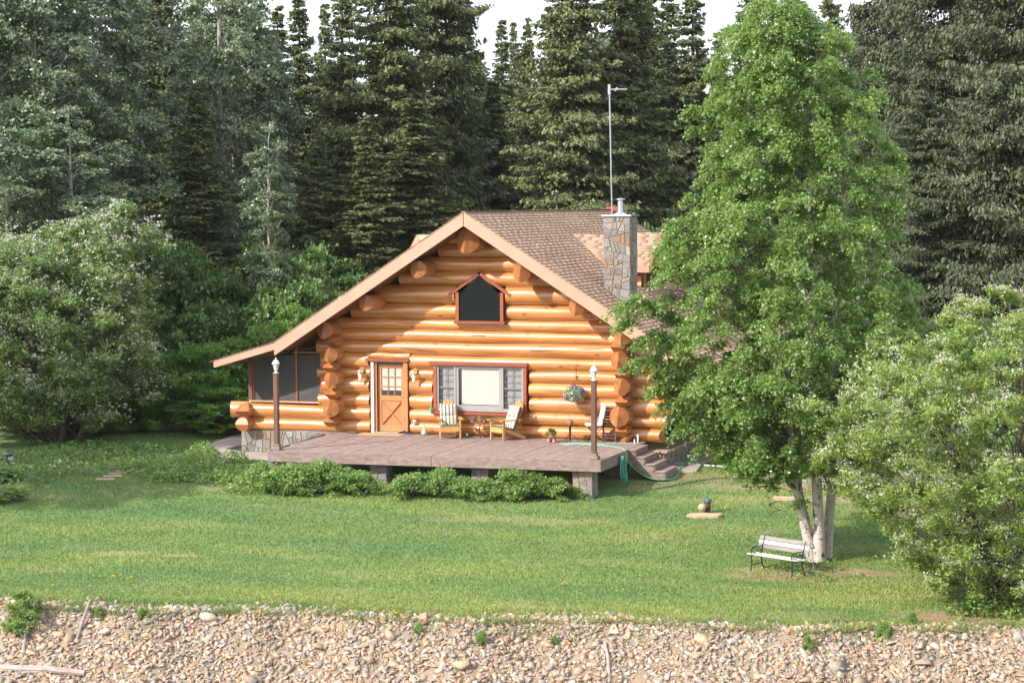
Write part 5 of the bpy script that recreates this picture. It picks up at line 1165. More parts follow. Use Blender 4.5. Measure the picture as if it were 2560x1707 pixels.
# ---- birch
bx, by, bz = at(2040, 48.0)
def ax(s, v, z): return (s * RH[0] + v * FH[0], s * RH[1] + v * FH[1], z)
def m_(X, Y, v=0): return ax((X - 2040) / 5200 * 48, v, float(Hz(Y, 48)) - bz)
trunks = [([m_(2036, 1412), m_(2020, 1340), m_(1998, 1240), m_(1985, 1150), m_(1972, 960, .1), m_(1962, 830, .2), m_(1940, 600, .3), m_(1880, 300, .3), m_(1850, 90, .3)], [.155, .13, .115, .10, .085, .07, .05, .03, .01]),
          ([m_(2050, 1412, -.1), m_(2047, 1300, -.1), m_(2043, 1180, 0), m_(2035, 950, 0), m_(2026, 740, 0), m_(2026, 480, 0), m_(2030, 250, 0), m_(2060, 60, 0)], [.145, .13, .115, .10, .085, .055, .035, .01]),
          ([m_(2074, 1408, .25), m_(2082, 1300, .3), m_(2092, 1180, .35), m_(2092, 960, .4), m_(2096, 800, .5), m_(2120, 520, .7), m_(2140, 300, .8), m_(2150, 200, .8)], [.13, .115, .10, .085, .07, .045, .025, .01])]
prof = [(5, 1880, 2060), (45, 1815, 2110), (100, 1775, 2150), (200, 1755, 2195), (300, 1745, 2255), (420, 1735, 2285), (480, 1680, 2295), (560, 1640, 2300), (700, 1640, 2330), (800, 1620, 2380), (900, 1620, 2390), (1000, 1635, 2370), (1080, 1690, 2330), (1140, 1760, 2290), (1195, 1850, 2200)]
br = decid('birch_tree', 'tall green birch with three white trunks right of the house', 'tree', (bx, by, bz), trunks, px2rows(prof, 48, 2040, bz), 900, .52, 16, 26, .066, L_BIRCH, M_BIRCH, hang=.7, droop=.85, asp=.8, inner=.5)
# side lobes of the birch: drooping limbs that reach over the roof corner
def lobe(T, pts, rb, nt, nl, lmat, size, tr_from, mat=M_BIRCH, asp=.8):
    C = np.array([m_(*p) for p in pts]); A = nrm(C * (1, 1, 0) + (0, 0, .2)); P = bough_points(C, A, np.full(len(C), rb), nt, nl, .75)
    V, F, t_ = leaves(P, size, asp, .7, np.clip(rng.normal(.5, .25, len(P)), 0, 1), np.repeat(A, nt * nl, 0)); obj('bough', fastmesh('bough', V, F, lmat, t_), T)
    mb = MB(); mb.tube([m_(*q) for q in tr_from], np.linspace(.03, .006, len(tr_from)), 6)
    for c in C: j = m_(*tr_from[-2]); limb(mb, j if np.linalg.norm(np.array(j) - c) < 1.2 else m_(*tr_from[len(tr_from) // 2]), c, .012)
    mb.build('limb', M_BARK, T)
lobe(br, [(1760, 290, -.3), (1735, 285, -.3), (1795, 275, -.2), (1740, 330, -.3), (1775, 330, -.2)], .42, 18, 22, L_BIRCH, .07, [(1900, 480, .2), (1850, 350, 0), (1800, 290, -.2), (1745, 270, -.3)])
lobe(br, [(1590, 745, -1), (1620, 760, -1), (1570, 800, -1.1), (1655, 770, -.8), (1640, 830, -.9), (1600, 850, -1.1), (1690, 800, -.7), (1600, 895, -1), (1690, 860, -.7), (1560, 760, -1.1), (1680, 740, -.6)], .52, 22, 26, L_BIRCH, .07, [(1960, 860, 0), (1850, 760, -.4), (1720, 735, -.8), (1570, 760, -1.1)])
lobe(br, [(1690, 560, -.6), (1670, 610, -.8), (1720, 600, -.6), (1750, 650, -.5), (1700, 660, -.8), (1660, 690, -.9), (1740, 540, -.5), (1690, 640, .4), (1740, 690, .3), (1780, 580, -.5)], .5, 22, 26, L_BIRCH, .066, [(1960, 830, .2), (1900, 740, -.2), (1800, 640, -.5), (1700, 600, -.7)])
lobe(br, [(1760, 1000, -.6), (1800, 1060, -.5), (1770, 1110, -.5), (1830, 1110, -.4), (1850, 1040, -.4), (1740, 900, -.6), (1640, 900, -.8), (1640, 970, -.8), (1680, 1000, -.7), (1720, 1060, -.6), (1660, 930, -.7), (1700, 950, -.6), (1700, 1040, -.6)], .5, 22, 26, L_BIRCH, .07, [(1975, 1000, 0), (1850, 930, -.3), (1740, 930, -.6), (1640, 960, -.8)])
lobe(br, [(1900, 1200, -.6), (1860, 1190, -.6), (1935, 1215, -.5), (1980, 1190, -.4), (1890, 1150, -.5), (2000, 1260, -.3), (1960, 1160, -.4)], .34, 12, 12, L_BIRCH, .07, [(2010, 1150, 0), (1985, 1190, -.2), (1930, 1215, -.5), (1850, 1215, -.6)])
# ---- right bird cherry
cx, cy, cz = at(2500, 43.9)
m2 = lambda X, Y, v=0: ax((X - 2500) / 5200 * 43.9, v, float(Hz(Y, 43.9)) - cz)
tk = [([m2(2500, 1530), m2(2480, 1440), m2(2450, 1340, .1), m2(2400, 1180, .2), m2(2360, 980, .2)], [.12, .10, .08, .05, .02]), ([m2(2505, 1530, .1), m2(2510, 1430, .1), m2(2530, 1300, .1), m2(2560, 1050, 0), m2(2560, 850, 0)], [.12, .10, .08, .05, .02]), ([m2(2500, 1530, -.1), m2(2520, 1440, -.2), m2(2600, 1300, -.3), m2(2680, 1100, -.3)], [.1, .08, .06, .02])]
prof = [(745, 2450, 2540), (800, 2330, 2700), (860, 2300, 2760), (930, 2150, 2850), (1000, 2070, 2900), (1100, 2040, 2900), (1200, 2080, 2880), (1300, 2120, 2860), (1380, 2180, 2840), (1450, 2250, 2800), (1500, 2330, 2700)]
decid('bird_cherry_tree', 'white flowering bird cherry at the right edge of the lawn', 'tree', (cx, cy, cz), tk, px2rows(prof, 43.9, 2500, cz), 540, .5, 17, 24, .085, L_CHERRY, M_BARK, hang=.05, droop=.1, rag=.3, up=.9, asp=.42, blossoms=7500, bl_bias=.03, tmul=1.0, inner=.42, gapw=0)
# ---- left bird cherry
lx, ly, lz = at(140, 67)
m3 = lambda X, Y, v=0: ax((X - 140) / 5200 * 67, v, float(Hz(Y, 67)) - lz)
tk = [([m3(140, 1180), m3(150, 1080), m3(170, 950), m3(200, 760)], [.16, .13, .09, .03]), ([m3(145, 1180, .1), m3(120, 1060, .2), m3(70, 900, .3), m3(40, 750, .3)], [.14, .11, .08, .03]), ([m3(150, 1180, -.2), m3(210, 1060, -.4), m3(280, 900, -.5), m3(310, 700, -.4)], [.12, .10, .07, .02])]
prof = [(520, 290, 340), (560, 230, 375), (620, -60, 385), (700, -120, 400), (780, -160, 415), (870, -180, 425), (950, -190, 420), (1010, -180, 380), (1060, -120, 300)]
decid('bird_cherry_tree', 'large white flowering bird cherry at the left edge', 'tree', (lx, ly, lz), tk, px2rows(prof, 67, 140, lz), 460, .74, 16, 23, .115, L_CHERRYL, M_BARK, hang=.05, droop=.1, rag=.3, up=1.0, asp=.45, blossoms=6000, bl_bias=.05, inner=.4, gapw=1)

# ---- reusable shrub meshes
def shrub_mesh(nm, mat, w, h, nb, nt, nl, ls, asp=.6, seed=0, dome=True, droop=.3, rbk=.33):
    C = []; A = []
    for _ in range(nb):
        a = rng.uniform(0, 6.283); rr = rng.random() ** .5; z = rng.uniform(.12, 1); rad = w * (1 - z ** 2.4) ** .5 * rr; C.append((rad * math.cos(a), rad * math.sin(a), z * h * .9)); A.append((math.cos(a) * .7, math.sin(a) * .7, .7))
    C = np.array(C); A = np.array(A); P = bough_points(C, A, np.full(nb, min(w, h) * rbk), nt, nl, droop); V, F, t_ = leaves(P, ls, asp, .05, np.clip(rng.normal(.5, .22, len(P)) + np.repeat(rng.normal(0, .1, nb), nt * nl), 0, 1), np.repeat(A, nt * nl, 0))
    mb = MB()
    for i in range(0, nb, 2): limb(mb, (C[i][0] * .15, C[i][1] * .15, 0), C[i], .012, 3, .05)
    return fastmesh(nm, V, F, mat, t_), mb
def plant(nm, label, cat, mesh, stems, loc, sc3=(1, 1, 1), rz=0, group=None, bark=M_BARK):
    T = thing(nm, label, cat, loc, rz, group); T.scale = sc3; obj('leaves', mesh, T)
    if stems: obj('stems', stems, T)
    return T
def mk(nm, mat, *a, **k):
    m_a, mb = shrub_mesh(nm, mat, *a, **k); o = mb.build('stems', M_BARK); me = o.data; bpy.data.objects.remove(o); return m_a, me
SHR = [mk('shrub_leaves', L_SHRUB, .5, .62, 40, 13, 19, .055, rbk=.52) for _ in range(4)]
names_ = ['at the left front corner post of the deck', 'second from the left under the deck', 'in front of the left stone pier', 'right of the left stone pier', 'below the middle of the deck', 'in front of the middle stone pier', 'right of the middle stone pier', 'left of the corner stone pier', 'small and low at the foot of the corner stone pier', 'at the far left of the deck, taller and darker', 'third from the left under the deck', 'fourth from the left, just before the left pier', 'between the middle pier and the widest shrub', 'right of the widest shrub']
for i, (X, Y, sc_x, h_) in enumerate(((705, 1235, 1.4, 1.0), (800, 1236, 1.35, 1.1), (890, 1238, 1.1, .8), (1025, 1248, 1.25, .85), (1100, 1244, 1.0, 1.0), (1150, 1250, 1.0, .75), (1275, 1248, 1.4, 1.0), (1375, 1250, 1.1, .75), (1442, 1248, .7, .42), (645, 1218, .9, .8), (750, 1238, 1.2, .85), (850, 1240, 1.0, .7), (1215, 1250, 1.1, .7), (1325, 1250, 1.2, .85))):
    h_ *= 1.2; p = onbank(X, Y); o = plant('leafy_shrub', 'bright green leafy shrub ' + names_[i], 'shrub', *SHR[i % 4], (p.x, p.y + .25, float(gz(p.x, p.y)) - .03), (sc_x, sc_x, h_), i * 1.3, 'shrubs along the front of the deck')
# low ground cover left of the deck
def cover(nm, label, pts, n, hh, ls, mat, seed=0, asp=.7):
    P = []
    for X, Y, rx, ry in pts:
        c = onbank(X, Y); s0, d0 = SD(c.x, c.y); k = int(n * rx * ry); a = rng.uniform(0, 6.283, k); r_ = np.sqrt(rng.random(k)); s = s0 + rx * r_ * np.cos(a); d = d0 + ry * r_ * np.sin(a); x, y = XY(s, d)
        hgt = hh * (.25 + .75 * (1 - r_ ** 2)) * (.6 + .5 * wob(s * 3, d * 3)) ; P.append(np.stack([x, y, gz_sd(s, d) + np.clip(hgt, .02, 9) * rng.random(k) ** .5], 1))
    P = np.concatenate(P); V, F, t_ = leaves(P, ls, asp, -.05, np.clip(rng.normal(.5, .22, len(P)), 0, 1)); o = obj(nm, fastmesh(nm, V, F, mat, t_)); return tag(o, label, 'ground cover', kind='stuff')
cover('ground_cover', 'patch of leafy low plants between the lawn and the left walk', [(410, 1185, .9, 1.0), (475, 1170, 1.0, 1.3), (450, 1200, .9, .6), (540, 1185, .8, .8), (500, 1145, .6, 1.1), (600, 1190, .5, .6), (640, 1210, .5, .5), (590, 1155, .4, .4), (370, 1172, .5, .6), (320, 1180, .6, .5), (500, 1195, 1.0, .7), (570, 1205, .9, .6), (620, 1228, .7, .5)], 2600, .6, .075, L_SHRUB)
cover('weeds', 'shady weeds under the left bird cherry', [(40, 1200, 1.2, 2), (140, 1175, 1.5, 2.4), (250, 1150, 1.5, 2.4), (340, 1135, 1.4, 2), (90, 1160, 1.6, 3), (200, 1135, 2, 3)], 260, .4, .11, L_UNDER)
cover('weeds', 'weedy tufts around the bench and birch base', [(1990, 1408, .4, .6), (1972, 1398, .35, .5), (2010, 1425, .3, .4), (2070, 1420, .4, .4), (1930, 1440, .8, .5), (2100, 1445, .7, .4), (2030, 1450, .6, .35), (1985, 1425, .4, .3)], 1100, .32, .05, L_SHRUB)
cover('weeds', 'dark green leafy plants at the foot of the right bird cherry', [(2480, 1520, .8, .9), (2540, 1530, .8, .9), (2420, 1540, .5, .5)], 1300, .55, .08, L_SHRUB)
cover('weeds', 'small scattered weeds along the top of the stony bank', [(X, float(Y), rx, .22) for X, Y, rx in ((170, 1522, .25), (245, 1525, .18), (300, 1530, .2), (370, 1560, .2), (560, 1530, .4), (700, 1545, .4), (800, 1550, .4), (885, 1560, .3), (980, 1560, .3), (1045, 1585, .15), (1110, 1560, .4), (1200, 1600, .2), (1240, 1575, .4), (1320, 1590, .3), (1360, 1580, .3), (1460, 1585, .3), (1600, 1600, .3), (1740, 1590, .3), (1900, 1580, .4), (2020, 1600, .3), (2120, 1600, .5), (2200, 1590, .5), (2320, 1590, .5), (2420, 1585, .5), (330, 1600, .12), (390, 1585, .12))], 2200, .34, .06, L_SHRUB, asp=.3)
# bank shrub at lower left
p = onbank(62, 1568); a_ = mk('shrub_leaves', L_SHRUB, .5, 1.0, 60, 9, 14, .055)
plant('bank_shrub', 'round green shrub growing on the stony bank at far left', 'shrub', *a_, (p.x, p.y, p.z - .12), (.9, .9, .92))
for k, (X, Y, hh, lb) in enumerate(((1045, 1588, .5, 'upright weed growing among stones in the middle of the bank'), (1386, 1612, .4, 'narrow leafy weed below the pale boulder on the bank'), (2018, 1625, .6, 'weed clump left of the yellow flowers on the right bank'), (2210, 1600, .7, 'yellow flowered weed on the right bank'), (250, 1545, .5, 'bright green weed near the grey stick'), (355, 1548, .5, 'low spreading weed right of the grey stick'), (1205, 1610, .55, 'tall grassy weed in the middle of the bank'), (2280, 1560, .5, 'leafy weed with a single yellow flower near the cherry'))):
    p = onbank(X, Y); plant('weed_plant', lb, 'weed', *SHR[k % 4], (p.x, p.y, p.z - .03), (hh * .38, hh * .38, hh * .85), k, 'weeds on the bank')
# dandelions
hd = MB()
for _ in range(40):
    a = rng.uniform(0, 6.283); e = rng.uniform(.1, 1.5); d_ = Vector((math.cos(a) * math.cos(e), math.sin(a) * math.cos(e), math.sin(e))); s_ = d_.cross(Vector((0, 0, 1.01))).normalized() * .005; hd.add([-s_, s_, d_ * .024 + s_, d_ * .024 - s_], [(0, 1, 2, 3)])
o = hd.build('flower_head', M_YEL, smooth=False); HM = o.data; bpy.data.objects.remove(o); o = MB().tube([(0, 0, -.07), (0, 0, 0)], .002, 4).build('stem', L_GRASS); SM = o.data; bpy.data.objects.remove(o)
dl = [(233, 1446), (250, 1448), (284, 1448), (302, 1445), (320, 1452), (328, 1450), (132, 1470), (500, 1500), (1060, 1346), (1072, 1348), (1082, 1365), (1130, 1352), (1282, 1435), (1406, 1468), (1412, 1464), (1417, 1467), (1622, 1432), (1542, 1485), (1558, 1482), (1666, 1340), (1596, 1354), (1360, 1322), (1600, 1446), (1142, 1475), (1265, 1324), (986, 1538), (979, 1541), (984, 1546), (990, 1543), (1815, 1276), (1836, 1275), (1861, 1276), (1897, 1310), (1912, 1308), (1882, 1332), (1884, 1336), (1890, 1330), (1873, 1330), (1857, 1336), (1868, 1351), (1868, 1345), (1741, 1346), (1720, 1362), (1718, 1368), (1905, 1428), (1902, 1433), (1923, 1458), (1898, 1460), (1713, 1316), (1725, 1325), (1920, 1384), (1943, 1379), (1938, 1383), (1990, 1300), (2078, 1350), (2282, 1541), (2208, 1563), (2198, 1590), (2204, 1594), (2213, 1597), (2192, 1600), (1772, 1260), (1470, 1265), (1310, 1262), (1250, 1340), (1700, 1420), (850, 1505), (770, 1500), (690, 1495), (460, 1275), (1376, 1545)]
for i, (X, Y) in enumerate(dl):
    p = onbank(X, Y); big = X in (979, 986, 984, 990, 2204, 2213, 2198) or (X, Y) in ((284, 1448), (1406, 1468), (1815, 1276), (1905, 1428), (2208, 1563)); s_ = (1.9 if big else 1.2) * rng.uniform(.8, 1.2)
    D = thing('dandelion', ('large yellow dandelion blooming at the foot of the lawn or among the bank weeds' if big else 'small yellow dandelion dotted in the mown lawn'), 'flower', (p.x, p.y, p.z + .07), 0, 'dandelions in the grass'); D.scale = (s_,) * 3; obj('flower_head', HM, D); obj('stem', SM, D)

# ---- spruce
def spruce(H, Rm, whorls, per, seed, dens=1.0, lump=.25, ls=.30, bare_=.0):
    V, F, T_ = [], [], []; mb = MB(); zs_ = np.linspace(H * bare_ + .4, H * .985, whorls); P0, D0, S0 = [], [], []
    for z in zs_:
        u = z / H; rad = Rm * min(1, (1 - u) * 1.25 + .03) ** .85 * min(1, .55 + u * 2.2); kk = max(4, int(per * (1.45 if u < .8 else 1.1)))
        for j in range(kk):
            a = rng.uniform(0, 6.283); L = rad * rng.uniform(.62, 1.15) * (1 + lump * math.sin(a * 2 + z * .9) * math.sin(z * 2.3 + a) + .07 * math.sin(z * 5.1)); dr = rng.uniform(.05, .6) * (1 - u) ** .7 + .03; zz = z + rng.normal(0, .28); d = np.array([math.cos(a), math.sin(a), 0.])
            n = max(4, int(L / .13 * dens)); t = (np.arange(n) + rng.random(n)) / n; t = .12 + .88 * t; pos = np.outer(t * L, d); pos[:, 2] = zz - dr * L * (t - .35 * t ** 3) * 1.4 + .1 * L * t ** 4
            if L > .7 and rng.random() < .5: mb.tube([(0, 0, zz), tuple(pos[n // 2]), tuple(pos[-1])], (.03, .018, .006), 3, cap=False)
            side = np.array([-d[1], d[0], 0.])
            for k_ in range(9):
                sg = rng.choice([-1, 1], n); f = rng.uniform(.15, 1, n) * (1.0 - .65 * t) * .36 * L + .05
                q = pos + side * (sg * f * rng.random(n))[:, None] * 1.0; q[:, 2] -= .5 * np.abs(f) * rng.random(n)
                q += rng.normal(0, .03, q.shape); dirv = nrm(d * rng.uniform(.2, 1, (n, 1)) + side * (sg * rng.uniform(.1, 1, n))[:, None] + np.stack([0 * t, 0 * t, -rng.uniform(.1, 1.3, n)], 1))
                P0.append(q); D0.append(dirv); S0.append(np.full(n, np.clip(rng.normal(.42, .12) + .25 * 0, 0, 1)))
    P = np.concatenate(P0); D = np.concatenate(D0); S = np.concatenate(S0); n = len(P); L = (ls * rng.uniform(.6, 1.3, n))[:, None]; w = nrm(np.cross(D, rng.normal(size=(n, 3)) * .8 + (0, 0, .8) + D * (1, 1, 0))) * L * .30
    Vv = np.stack([P, P + D * L * .6 + w, P + D * L * .9 - w * .7], 1).reshape(-1, 3); S = np.clip(S + rng.normal(0, .16, n), 0, 1)
    mb.tube([(0, 0, -1), (0.03, 0, H * .3), (0, .04, H * .6), (0, 0, H * .99)], [H * .0125, H * .010, H * .006, .01], 9)
    o = mb.build('trunk', M_BARK, ang=60); tm = o.data; bpy.data.objects.remove(o)
    return (Vv, np.arange(3 * n).reshape(n, 3), np.repeat(S, 3)), tm
SPR = []
for k, (H, Rm, wh, per, lump, ls, br_) in enumerate(((20, 2.7, 64, 8, .3, .23, 0), (20, 2.2, 66, 7, .4, .22, .0), (20, 3.1, 58, 8, .45, .24, .05), (20, 1.8, 60, 7, .45, .21, .1))):
    g_, tm = spruce(H, Rm, wh, per, k, 1.0, lump, ls, br_); SPR.append((fastmesh('crown', g_[0], g_[1], L_SPRUCE, g_[2]), tm))
g_, tm = spruce(16, 3.4, 46, 10, 9, 2.3, .4, .135, 0); SPB = (fastmesh('crown', g_[0], g_[1], L_SPRUCEG, g_[2]), tm)
def put_spruce(X, topY, d, kind, wscale, label, group=None, rz=None):
    x, y, z = at(X, d); top = float(Hz(topY, d)); mesh, tm = SPB if kind == 'B' else SPR[kind]; H0 = 16 if kind == 'B' else 20; k = (top - z) / H0
    T = thing('spruce_tree', label, 'tree', (x, y, z), rng.uniform(0, 6.28) if rz is None else rz, group); T.scale = (wscale, wscale, k); obj('crown', mesh, T); obj('trunk', tm, T); return T
GR = 'spruces of the forest behind the house'
for X, tY, d, kd, ws, lb in (
    (702, 22, 93, 3, 1.0, 'slender spruce left of the paired narrow tops, behind the poplars'), (757, -30, 96, 3, 1.15, 'narrow dark spruce whose tip stands free against the sky at upper left'), (864, -70, 86, 1, 1.0, 'olive spruce with full crown directly left of the deep sky notch'), (820, 18, 99, 3, .9, 'small pointed spruce top just left of the olive spruce'),
    (978, -420, 84, 0, 1.15, 'tall olive spruce rising above the left roof slope'), (1098, -480, 89, 2, .95, 'heavy dark spruce above the roof peak'), (1165, 10, 95, 3, 1.3, 'dark spruce at the left side of the central sky gap'), (1258, 60, 104, 3, .95, 'thin spire spruce alone in the central sky gap'), (1288, 66, 114, 3, .7, 'faint thinner spruce spire in the central sky gap'),
    (1322, 62, 98, 1, .85, 'green spruce at the right side of the central sky gap'), (1432, -260, 83, 2, 1.05, 'broad shaggy green spruce left of the antenna'), (1385, 30, 100, 0, .8, 'spruce filling the space behind the broad shaggy spruce'), (1556, -480, 86, 1, 1.3, 'tall bare stemmed spruce right behind the antenna'), (1612, -120, 92, 0, .8, 'brownish spruce right of the bare stemmed spruce'),
    (1668, -40, 97, 3, 1.3, 'dark slim spruce between the brownish and pale spruces'), (1732, -70, 92, 1, 1.1, 'pale olive spruce beside the right sky gap'), (1795, 95, 106, 3, .9, 'low spruce tip peeping left of the birch crown'), (1880, -120, 88, 0, .9, 'dark spruce behind the top left of the birch'), (1975, -180, 92, 1, 1.2, 'dark spruce behind the middle of the birch'),
    (2075, -60, 98, 0, .9, 'dark spruce behind the top right of the birch'), (2140, 60, 100, 1, .9, 'lower spruce just right of the birch top'), (405, -120, 86, 0, 1.0, 'dark spruce in the gap between the left poplars'), (500, 220, 78, 3, 1.2, 'low dark spruce left of the tall white poplar trunk'), (335, -140, 98, 2, .85, 'spruce behind the left poplar crowns, near the sky'), (120, -260, 92, 0, .9, 'spruce behind the far left poplar'), (205, -150, 98, 1, .9, 'spruce between the two left poplar crowns'), (10, -260, 90, 2, .8, 'spruce at the extreme left edge'),
    (640, 190, 90, 1, 1.2, 'dark spruce behind the small pale poplar'), (800, 330, 82, 2, .75, 'low dark spruce beneath the olive spruces'), (920, 300, 80, 1, 1.1, 'bushy low spruce above the left roof slope'), (1040, 250, 82, 3, 1.5, 'shadowed low spruce above the roof peak'), (1235, 200, 92, 0, 1.0, 'dark wide spruce below the central sky gap')):
    put_spruce(X, tY, d, kd, ws, lb, GR)
for X, tY, d, ws, lb in ((2232, -420, 78, 1.0, 'grey green spruce directly right of the birch crown'), (2380, -750, 71, 1.15, 'massive blue grey spruce at upper right'), (2545, -800, 66, 1.1, 'large spruce cut by the right edge of the view'), (2300, 180, 66, .8, 'shorter spruce behind the right bird cherry'), (2660, -200, 72, 1.1, 'spruce just outside the right edge')):
    put_spruce(X, tY, d, 'B', ws, lb, 'large spruces on the right')
for i, X in enumerate(range(-60, 2700, 62)):
    if 1190 < X < 1300: tY = 235
    elif 610 < X < 860: tY = 170
    elif X < 600: tY = 20 + (i * 37 % 60)
    elif 1740 < X < 1820: tY = 190
    else: tY = 120 + (i * 37 % 90)
    put_spruce(X + (i * 17 % 23), tY, 112 + (i * 7 % 14), (0, 1, 2, 1)[i % 4], 1.15, 'dark far spruce almost hidden ' + ('behind the left poplars' if X < 640 else 'behind the spruces left of the central sky gap' if X < 1230 else 'behind the spruces around the antenna' if X < 1700 else 'behind the birch crown' if X < 2200 else 'behind the big right spruces'), 'far row of spruces')
# ---- poplars
def poplar_mesh(H, rows, nb, rb):
    C, A, RB = [], [], []
    zs_ = np.array([r[0] for r in rows]); ws_ = np.array([r[1] for r in rows])
    while len(C) < nb:
        z = rng.uniform(zs_[0], zs_[-1]); w = np.interp(z, zs_, ws_)
        if rng.random() > w / ws_.max(): continue
        a = rng.uniform(0, 6.283); r_ = w * rng.random() ** .45; C.append((r_ * math.cos(a), r_ * math.sin(a), z)); A.append((math.cos(a), math.sin(a), .5)); RB.append(rb * rng.uniform(.7, 1.3))
    C = np.array(C); A = np.array(A); RB = np.array(RB); P = bough_points(C, A, RB, 16, 23, .5); V, F, t_ = leaves(P, .125, .62, .8, np.clip(rng.normal(.42, .2, len(P)) + (rng.random(len(P)) < .10) * .45, 0, 1), np.repeat(A, 16 * 23, 0))
    mb = MB(); mb.tube([(0, 0, -.5), (.08, .0, H * .35), (-.06, 0, H * .65), (0, 0, H * .97)], [H * .0085, H * .007, H * .0045, .01], 9)
    for i in range(0, nb, 2): limb(mb, (0, 0, max(1, C[i][2] - .9)), C[i], .03, 4, .05)
    o = mb.build('trunk', M_PBARK, ang=60); tm = o.data; bpy.data.objects.remove(o); return fastmesh('crown', V, F, L_POPLAR, t_), tm
POP = [poplar_mesh(16, ((1.5, .9), (4, 2.1), (8, 2.6), (12, 2.2), (14.5, 1.4), (16, .3)), 260, .8), poplar_mesh(16, ((3, .7), (6, 1.5), (10, 2.0), (13.5, 1.6), (16, .3)), 190, .8), poplar_mesh(16, ((5, .4), (8, 1.1), (12, 1.4), (15, .8), (16, .2)), 110, .75)]
for X, tY, d, kd, ws, lb in ((100, -220, 75, 0, 1.1, 'leafy grey green poplar at far left with a pale trunk'), (265, -120, 78, 0, 1.05, 'leafy grey green poplar second from the left'), (-40, -200, 74, 0, 1.0, 'poplar crown cut by the left edge'), (430, -160, 88, 1, 1.25, 'thin poplar behind the dark left spruce'), (560, -240, 81, 1, 1.1, 'tall poplar with a long bare white trunk left of centre'), (590, -150, 84, 1, .95, 'second tall poplar just right of the white trunk'), (650, 20, 86, 2, 1.0, 'slim poplar at the left of the spruce tops'), (676, 318, 74, 2, .62, 'small pale poplar with a crooked trunk in front of the spruces'), (180, 250, 71, 1, 1.0, 'lower poplar crown above the left bird cherry'), (20, 300, 70, 1, 1.0, 'lower poplar crown at the extreme left'), (1495, 40, 104, 2, .9, 'thin light green poplar glimpsed behind the antenna')):
    x, y, z = at(X, d); top = float(Hz(tY, d)); T = thing('poplar_tree', lb, 'tree', (x, y, z), rng.uniform(0, 6.28), 'poplars at the left of the forest'); k = (top - z) / 16; T.scale = (ws * 1.0, ws * 1.0, k); obj('crown', POP[kd][0], T); obj('trunk', POP[kd][1], T)
# ---- understory and hedge
UND = [mk('shrub_leaves', L_UNDER, 1.6, 3.2, 90, 10, 15, .13, droop=.35) for _ in range(2)]
BRT = [mk('shrub_leaves', L_BRIGHT, 1.25, 3.0, 90, 10, 15, .12, asp=.4, droop=.2) for _ in range(3)]
ud = [(480, 600, 76, 'tall'), (560, 660, 75, 'leafy'), (640, 590, 77, 'tall'), (720, 620, 76, 'leafy'), (800, 600, 78, 'tall'), (880, 640, 79, 'leafy'), (430, 580, 75, 'tall'), (760, 680, 74, 'leafy'), (960, 620, 82, 'leafy'), (680, 700, 73, 'low'), (350, 720, 74, 'leafy'), (520, 740, 73, 'low'), (1620, 560, 82, 'leafy'), (1700, 600, 80, 'leafy'), (1960, 700, 74, 'leafy'), (2100, 700, 72, 'leafy'), (2200, 720, 70, 'leafy'), (1850, 760, 74, 'leafy'), (250, 760, 74, 'leafy'), (100, 800, 74, 'leafy'), (2290, 780, 66, 'low'), (2400, 800, 62, 'low'), (2520, 800, 60, 'low'), (2010, 800, 69, 'low'), (2150, 840, 66, 'low')]
UL = ['above the left end of the bright hedge', 'behind the bright hedge, below the white poplar trunk', 'below the small pale poplar', 'between the pale poplar and the low spruces', 'under the olive spruces left of the roof', 'just left of the roof slope', 'right of the left bird cherry top', 'directly above the porch roof', 'behind the upper left roof slope', 'closest above the bright hedge near the porch', 'beside the upper right of the left bird cherry', 'just above the middle of the bright hedge', 'behind the right side of the chimney', 'behind the roof, left of the birch crown', 'behind the middle of the birch trunks', 'behind the right half of the birch', 'between the birch and the big spruces', 'behind the birch, right of the dormers', 'behind the left bird cherry crown', 'deep behind the left side of the left bird cherry', 'below the big spruces, left of the right cherry', 'above the top of the right bird cherry', 'in the right corner behind the right bird cherry', 'behind the birch near the white canopy', 'in shade between birch and right bird cherry']
for i, (X, tY, d, w_) in enumerate(ud):
    x, y, z = at(X, d); k = (float(Hz(tY, d)) - z) / 3.2
    plant('understory_bush', w_ + ' dark green bush ' + UL[i], 'bush', *UND[i % 2], (x, y, z), (1.0 + .2 * (i % 3), 1.0, k), i, 'bushes of the forest edge')
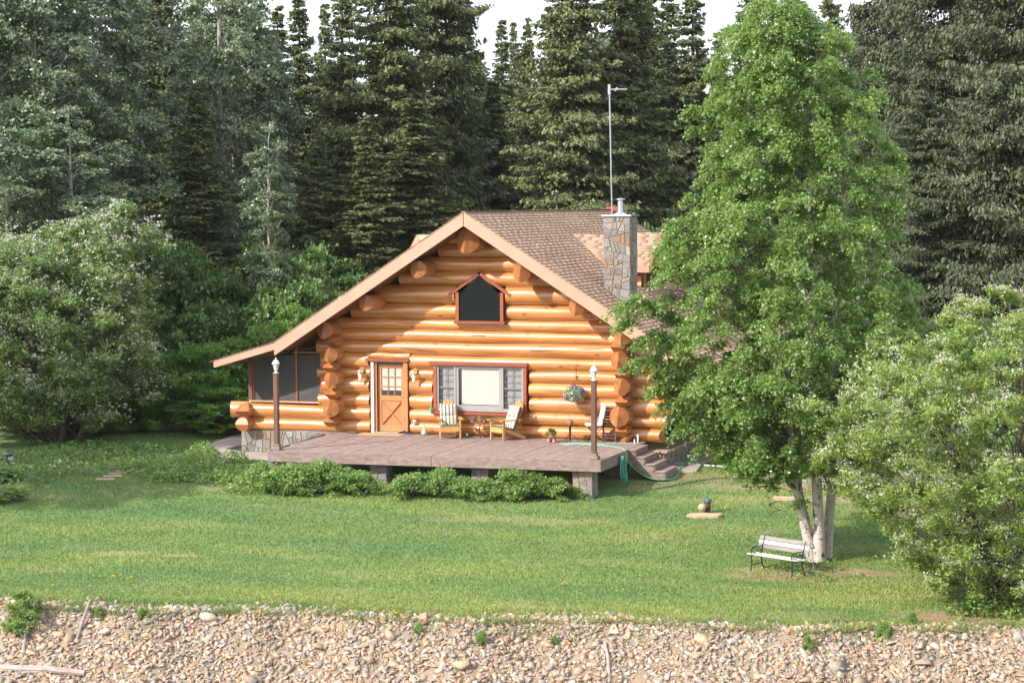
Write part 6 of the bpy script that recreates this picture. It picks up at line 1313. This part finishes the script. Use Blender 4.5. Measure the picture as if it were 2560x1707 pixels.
hb = [(20, 960, 69.5, 'at the very left edge beneath the cherry crown'), (735, 745, 72, 'beside the porch roof'), (690, 790, 71, 'above the porch roof tip'), (640, 800, 70, 'left of the porch roof'), (590, 830, 69.5, 'third from the porch'), (530, 845, 69, 'fourth from the porch'), (470, 850, 69, 'fifth from the porch'), (420, 870, 69, 'at the left end of the hedge'), (565, 960, 68, 'low one in front of the porch tip'), (500, 960, 68.5, 'low one in the hedge middle'), (350, 900, 69.5, 'half hidden by the left bird cherry'), (270, 960, 69, 'in shade under the left bird cherry'), (180, 1000, 69, 'deep in shade behind the cherry trunks'), (90, 1000, 69, 'deep in shade at the left edge'), (620, 930, 70.5, 'against the porch corner post')]
for i, (X, tY, d, lb) in enumerate(hb):
    x, y, z = at(X, d); k = (float(Hz(tY, d)) - z) / 3.0; plant('hedge_bush', 'bright green hedge bush ' + lb, 'bush', *BRT[i % 3], (x, y, z), (.9, .9, k), i * 2.1, 'hedge left of the house')
for X, Y, d, lb in ((-15, 1165, 57.5, 'leafy bush left of the small yard lamp'), (0, 1222, 55, 'leafy bush at the left edge of the lawn in front of the yard lamp')):
    x, y, z = at(X, d); k = (float(Hz(Y, d)) - z) / .7; plant('leafy_shrub', lb, 'shrub', *SHR[0], (x, y, z), (1.1, 1.1, max(.6, k)), 1)

for (s_, d_, k_, lb) in ((-20.5, 51.5, 1.0, 'poplar outside the left edge that shades the left side of the lawn'), (-22, 58, .95, 'second poplar outside the left edge beyond the first one')):
    x, y = XY(s_, d_); T = thing('poplar_tree', lb, 'tree', (float(x), float(y), float(gz(x, y))), s_, 'poplars at the left of the forest'); T.scale = (1.1, 1.1, .72 * k_); obj('crown', POP[0][0], T); obj('trunk', POP[0][1], T)

# ============================================================ HAZE (volume added to lift the dark tones between the trees)
HZ, t, b = nodes('dark_lift_haze'); t.nodes.remove(b); pv = t.nodes.new('ShaderNodeVolumePrincipled'); pv.inputs['Color'].default_value = (.86, .91, 1, 1); pv.inputs['Density'].default_value = .00009; pv.inputs['Anisotropy'].default_value = .2
t.links.new(pv.outputs[0], t.nodes['Material Output'].inputs['Volume'])
hz = MB().box((-900, -760, -7), (900, 900, 36)).build('haze', HZ, smooth=False); tag(hz, kind='stuff'); hz['label'] = 'thin pale haze added to lift the dark tones of the yard and forest'; hz['category'] = 'haze'
